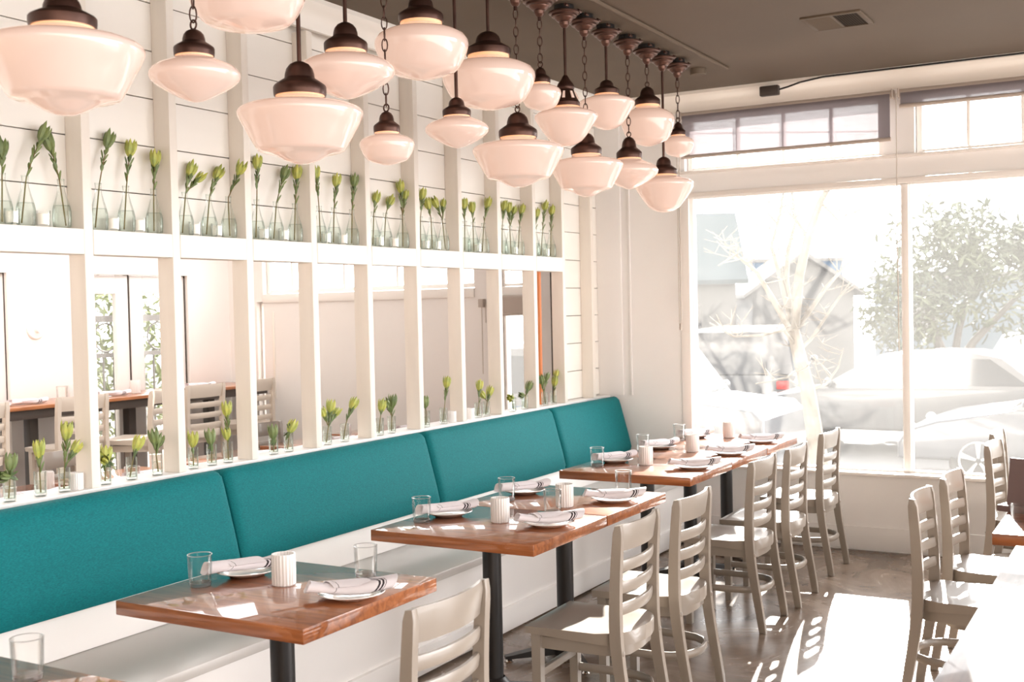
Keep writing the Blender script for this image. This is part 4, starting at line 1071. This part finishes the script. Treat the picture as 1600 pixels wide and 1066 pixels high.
bush('leafy_tree', 'large silvery green leafy tree across the street, at right', (-3.0, 21.0, -.5), 2, 2, 3, 5600, .17, 'foliage', 'tree', seed=8,
     blobs=[((.7, .6, 2.45), (1.25, 1.0, 1.05)), ((1.9, 1.1, 2.55), (1.15, 1.0, 1.0)), ((-.55, -.1, 2.75), (.95, .9, 1.2)), ((-.95, -.3, 1.95), (.8, .8, .8)), ((.0, .2, 3.0), (.8, .8, .85)), ((2.8, 1.7, 2.3), (1.0, 1.0, 1.1)), ((1.0, .7, 3.0), (.55, .5, .55))],
     trunk=[([(-.2, 0, 0), (-.25, 0, .8), (-.5, 0, 1.5), (-.7, 0, 2.3)], [.13, .11, .08, .05]), ([(-.25, 0, .8), (.1, .1, 1.4), (.8, .4, 2.2)], [.09, .07, .04]), ([(-.25, 0, .8), (-.15, .2, 1.6), (.1, .3, 2.6)], [.08, .06, .03])])

def car(name, label, loc, rz, L, H, W, m, van=False, hood=.28, stripe=None):
    """front towards +x, origin on the road at the car's middle"""
    t = thing(name, label, 'car', loc, rz, 'parked cars'); a = -L/2
    if van:
        low = [(a, .35), (a+.05, .95), (a+.1, .98), (L/2-.95, .98), (L/2-.15, .90), (L/2-.02, .78), (L/2, .35)]
        cab = [(a+.06, .97), (a+.10, H-.05), (a+.2, H), (L/2-1.55, H), (L/2-1.40, H-.06), (L/2-.98, .97)]
    else:
        low = [(a, .38), (a+.02, .72), (a+.10, .86), (a+.5, .92), (L/2-1.25, .90), (L/2-.45, .78), (L/2-.1, .66), (L/2, .5), (L/2, .32), (a+.1, .30)]
        cab = [(a+.28, .90), (a+.85, H-.09), (a+1.25, H-.01), (a+1.75, H), (L/2-2.05, H-.05), (L/2-1.15, .88)]
    MB().prism(low, 'y', -W/2, W/2, .05, 3).build('body', m, t, sharp=40)
    c = MB(); n = len(cab)
    lo = [c.bm.verts.new((x, -W/2+.06+.12*(z-.9)/(H-.9), z)) for x, z in cab]; hi = [c.bm.verts.new((x, W/2-.06-.12*(z-.9)/(H-.9), z)) for x, z in cab]
    c.bm.faces.new(lo[::-1]); c.bm.faces.new(hi)
    for i in range(n): c.bm.faces.new((lo[i], lo[(i+1) % n], hi[(i+1) % n], hi[i]))
    bmesh.ops.recalc_face_normals(c.bm, faces=c.bm.faces[:]); c.build('cabin', m, t, sharp=25)
    # side glass
    cx = sum(x for x, z in cab)/n
    zs0, zs1 = .96 if not van else 1.03, H-.10
    def edge(z, front):
        pts = cab[n//2:] if front else cab[:n//2+1]
        best = None
        for (xa, za), (xb, zb) in zip(pts, pts[1:]):
            if min(za, zb) <= z <= max(za, zb) and abs(za-zb) > 1e-4: best = lerp(xa, xb, (z-za)/(zb-za))
        return best if best is not None else pts[-1][0] if front else pts[0][0]
    f0, f1 = edge(zs0, True)-.10, edge(zs1, True)-.10; b0, b1 = edge(zs0, False)+.10, edge(zs1, False)+.12
    k = 3 if van else 2
    for side in (-1, 1):
        for i in range(k):
            g = MB()
            xa0, xa1 = lerp(b0, f0, i/k)+.03, lerp(b0, f0, (i+1)/k)-.03; xb0, xb1 = lerp(b1, f1, i/k)+.03, lerp(b1, f1, (i+1)/k)-.03
            P = [(xa0, zs0), (xa1, zs0), (xb1, zs1), (xb0, zs1)]
            vs = [g.bm.verts.new((x, side*(W/2-.052-.12*(z-.9)/(H-.9)), z)) for x, z in P]; ws = [g.bm.verts.new((v.co.x, v.co.y-side*.02, v.co.z)) for v in vs]
            g.bm.faces.new(vs); g.bm.faces.new(ws[::-1])
            for j in range(4): g.bm.faces.new((vs[j], vs[(j+1) % 4], ws[(j+1) % 4], ws[j]))
            bmesh.ops.recalc_face_normals(g.bm, faces=g.bm.faces[:])
            g.build('side_window', 'darkglass', t)
        MB().ball((f0+.02, side*(W/2+.05), zs0+.03), .09, (.7, .8, .7)).build('mirror', m, t)
        MB().ball((L/2-.12, side*(W/2-.22), .66), .09, (.7, 1.4, .7)).build('headlight', 'rim', t)
        MB().box(a-.005, a+.06, side*(W/2-.24)-.1, side*(W/2-.24)+.1, .72, .86, .02).build('tail_light', 'redlight', t)
    (xa, za), (xb, zb) = cab[-2], cab[-1]
    g = MB(); P = [(lerp(xa, xb, .12)+.008, lerp(za, zb, .12)+.008), (lerp(xa, xb, .92)+.008, lerp(za, zb, .92)+.008)]
    (x1, z1), (x2, z2) = P
    g.prism([(x1, z1), (x2, z2), (x2-.015, z2-.015), (x1-.015, z1-.015)], 'y', -W/2+.22, W/2-.22).build('windscreen', 'darkglass', t)
    if stripe: MB().box(a+.15, L/2-.9, -W/2-.012, W/2+.012, .72, .88, .004).build('side_stripe', stripe, t)
    for x in (a+.85, L/2-.88):
        for side in (-1, 1):
            yo = side*(W/2-.10)
            w = MB(); w.lathe([(0, -.09), (.20, -.09), (.29, -.10), (.32, -.08), (.33, 0), (.32, .08), (.29, .10), (.20, .09), (0, .09)], 28)
            bmesh.ops.rotate(w.bm, verts=w.bm.verts[:], cent=(0, 0, 0), matrix=Matrix.Rotation(pi/2, 3, 'X')); wo = w.build('wheel', 'tyre', t, (x, yo, .33))
            h = MB()
            for j in range(5):
                an = 2*pi*j/5+.3
                for dd in (-.09, .09): h.tube([(.03*cos(an), side*.10, .03*sin(an)), (.20*cos(an+dd), side*.103, .20*sin(an+dd))], .016, 6)
            h.tube([(.205*cos(2*pi*j/24), side*.10, .205*sin(2*pi*j/24)) for j in range(24)], .014, 6, closed=True)
            h.build('hubcap', 'rim', wo)
    return t
car('parked_car', 'silver car parked nearest outside the right window pane', (-.42+.0, 14.55, -.5), pi, 4.6, 1.36, 1.75, 'silver')
car('parked_car', 'pale car parked behind the silver one, in the middle of the window', (-3.35, 17.4, -.5), pi, 4.5, 1.42, 1.75, 'whitecar')
car('parked_car', 'dark tall car standing behind the bare tree', (-6.6, 20.6, -.5), pi/2+.2, 4.6, 1.72, 1.85, 'greycar', van=True)
car('parked_car', 'white car farthest back at right in front of the pale blue building', (-2.2, 25.4, -.5), pi/2+.3, 4.4, 1.45, 1.75, 'whitecar')
car('parked_van', 'pale van with blue side band parked at left outside the window', (-6.55, 13.85, -.5), 0, 5.0, 1.62, 1.8, 'whitecar', van=True, stripe='bluestripe')

def house(name, label, loc, rz, W, D, H, ridge, wall, roofm, wins=(), overhang=.25):
    t = thing(name, label, 'building', loc, rz)
    MB().prism([(-D/2, 0), (D/2, 0), (D/2, H), (0, H+ridge*.96), (-D/2, H)], 'x', -W/2, W/2).build('walls', wall, t)
    s = ridge/(D/2); o = overhang
    MB().prism([(-D/2-o, H-o*s), (0, H+ridge), (D/2+o, H-o*s), (D/2+o, H-o*s+.10), (0, H+ridge+.12), (-D/2-o, H-o*s+.10)], 'x', -W/2-o, W/2+o).build('roof', roofm, t)
    for x, z, w, h in wins:
        wn = MB().box(x-w/2-.06, x+w/2+.06, -D/2-.05, -D/2+.02, z-.06, z+h+.06).build('window', 'housewall', t)
        MB().box(x-w/2, x+w/2, -D/2-.06, -D/2-.04, z, z+h).build('pane', 'darkglass', wn)
    return t
house('neighbour_house', 'grey roofed house at the left edge of the window', (-11.2, 25.4, -.5), .5, 4.6, 2.6, 2.85, 1.35, 'housewall', 'roof', [(-.5, 1.0, .8, 1.1), (1.2, 1.0, .6, 1.1)])
house('white_house', 'white gabled house with small windows behind the bare tree', (-8.9, 30.8, -.5), .5+pi/2, 3.2, 2.6, 2.45, .9, 'housewall', 'housewall', [])
t = thing('blue_shed', 'flat blue boarded wall building behind the bare tree', 'building', (-9.7, 34.3, -.5), .5)
MB().box(-1.3, 1.3, -.4, .4, 0, 3.35).build('walls', 'bluewall', t); MB().box(-1.35, 1.35, -.45, .45, 3.35, 3.45).build('roof', 'housewall', t)
t = thing('blue_building', 'long pale blue sided building along the far side of the street', 'building', (-3.4, 38.0, -.5), .5)
MB().box(-4.6, 8, -1, 1, 0, 2.75).build('walls', 'siding', t); MB().box(-4.7, 8.1, -1.1, 1.1, 2.75, 2.92).build('roof', 'housewall', t)
for x in (-4.2+.3, 1.5, 4.0): MB().box(x-.5, x+.5, -1.03, -.98, 1.0, 2.0).build('window', 'darkglass', t)
tag(MB().tube([(-14, 22, 5.55), (-4.63, 26.28, 5.31), (4, 31, 5.4)], .018, 6).build('utility_wire', 'iron'), 'thin utility wire across the sky outside the transoms', 'wire')
for i, (x, y, lab) in enumerate(((-13.4, 33, 'far bare tree behind the grey roofed house'), (-6.2, 42.5, 'far bare tree behind the pale blue building'))):
    t = thing('background_tree', lab, 'tree', (x, y, -.5), 0, 'far bare trees'); r = random.Random(20+i); b = MB()
    b.tube([(0, 0, 0), (.1, 0, 2.5), (.0, 0, 4)], [.16, .12, .08], 7)
    for k in range(26):
        p = Vector((0, 0, r.uniform(2.2, 4))); d = Vector((r.gauss(0, 1), r.gauss(0, .6), r.uniform(.4, 1.4))).normalized(); L = r.uniform(1, 2.4)
        m_ = p+d*L*.5; e = p+d*L+Vector((0, 0, .3)); b.tube([p, m_, e], [.05, .035, .012], 5)
        for s in range(3): b.tube([m_, m_+Vector((r.gauss(0, .4), r.gauss(0, .3), r.uniform(.1, .7)))], [.022, .008], 4)
    b.build('branches', 'bark2', t)
bpy.context.view_layer.update()
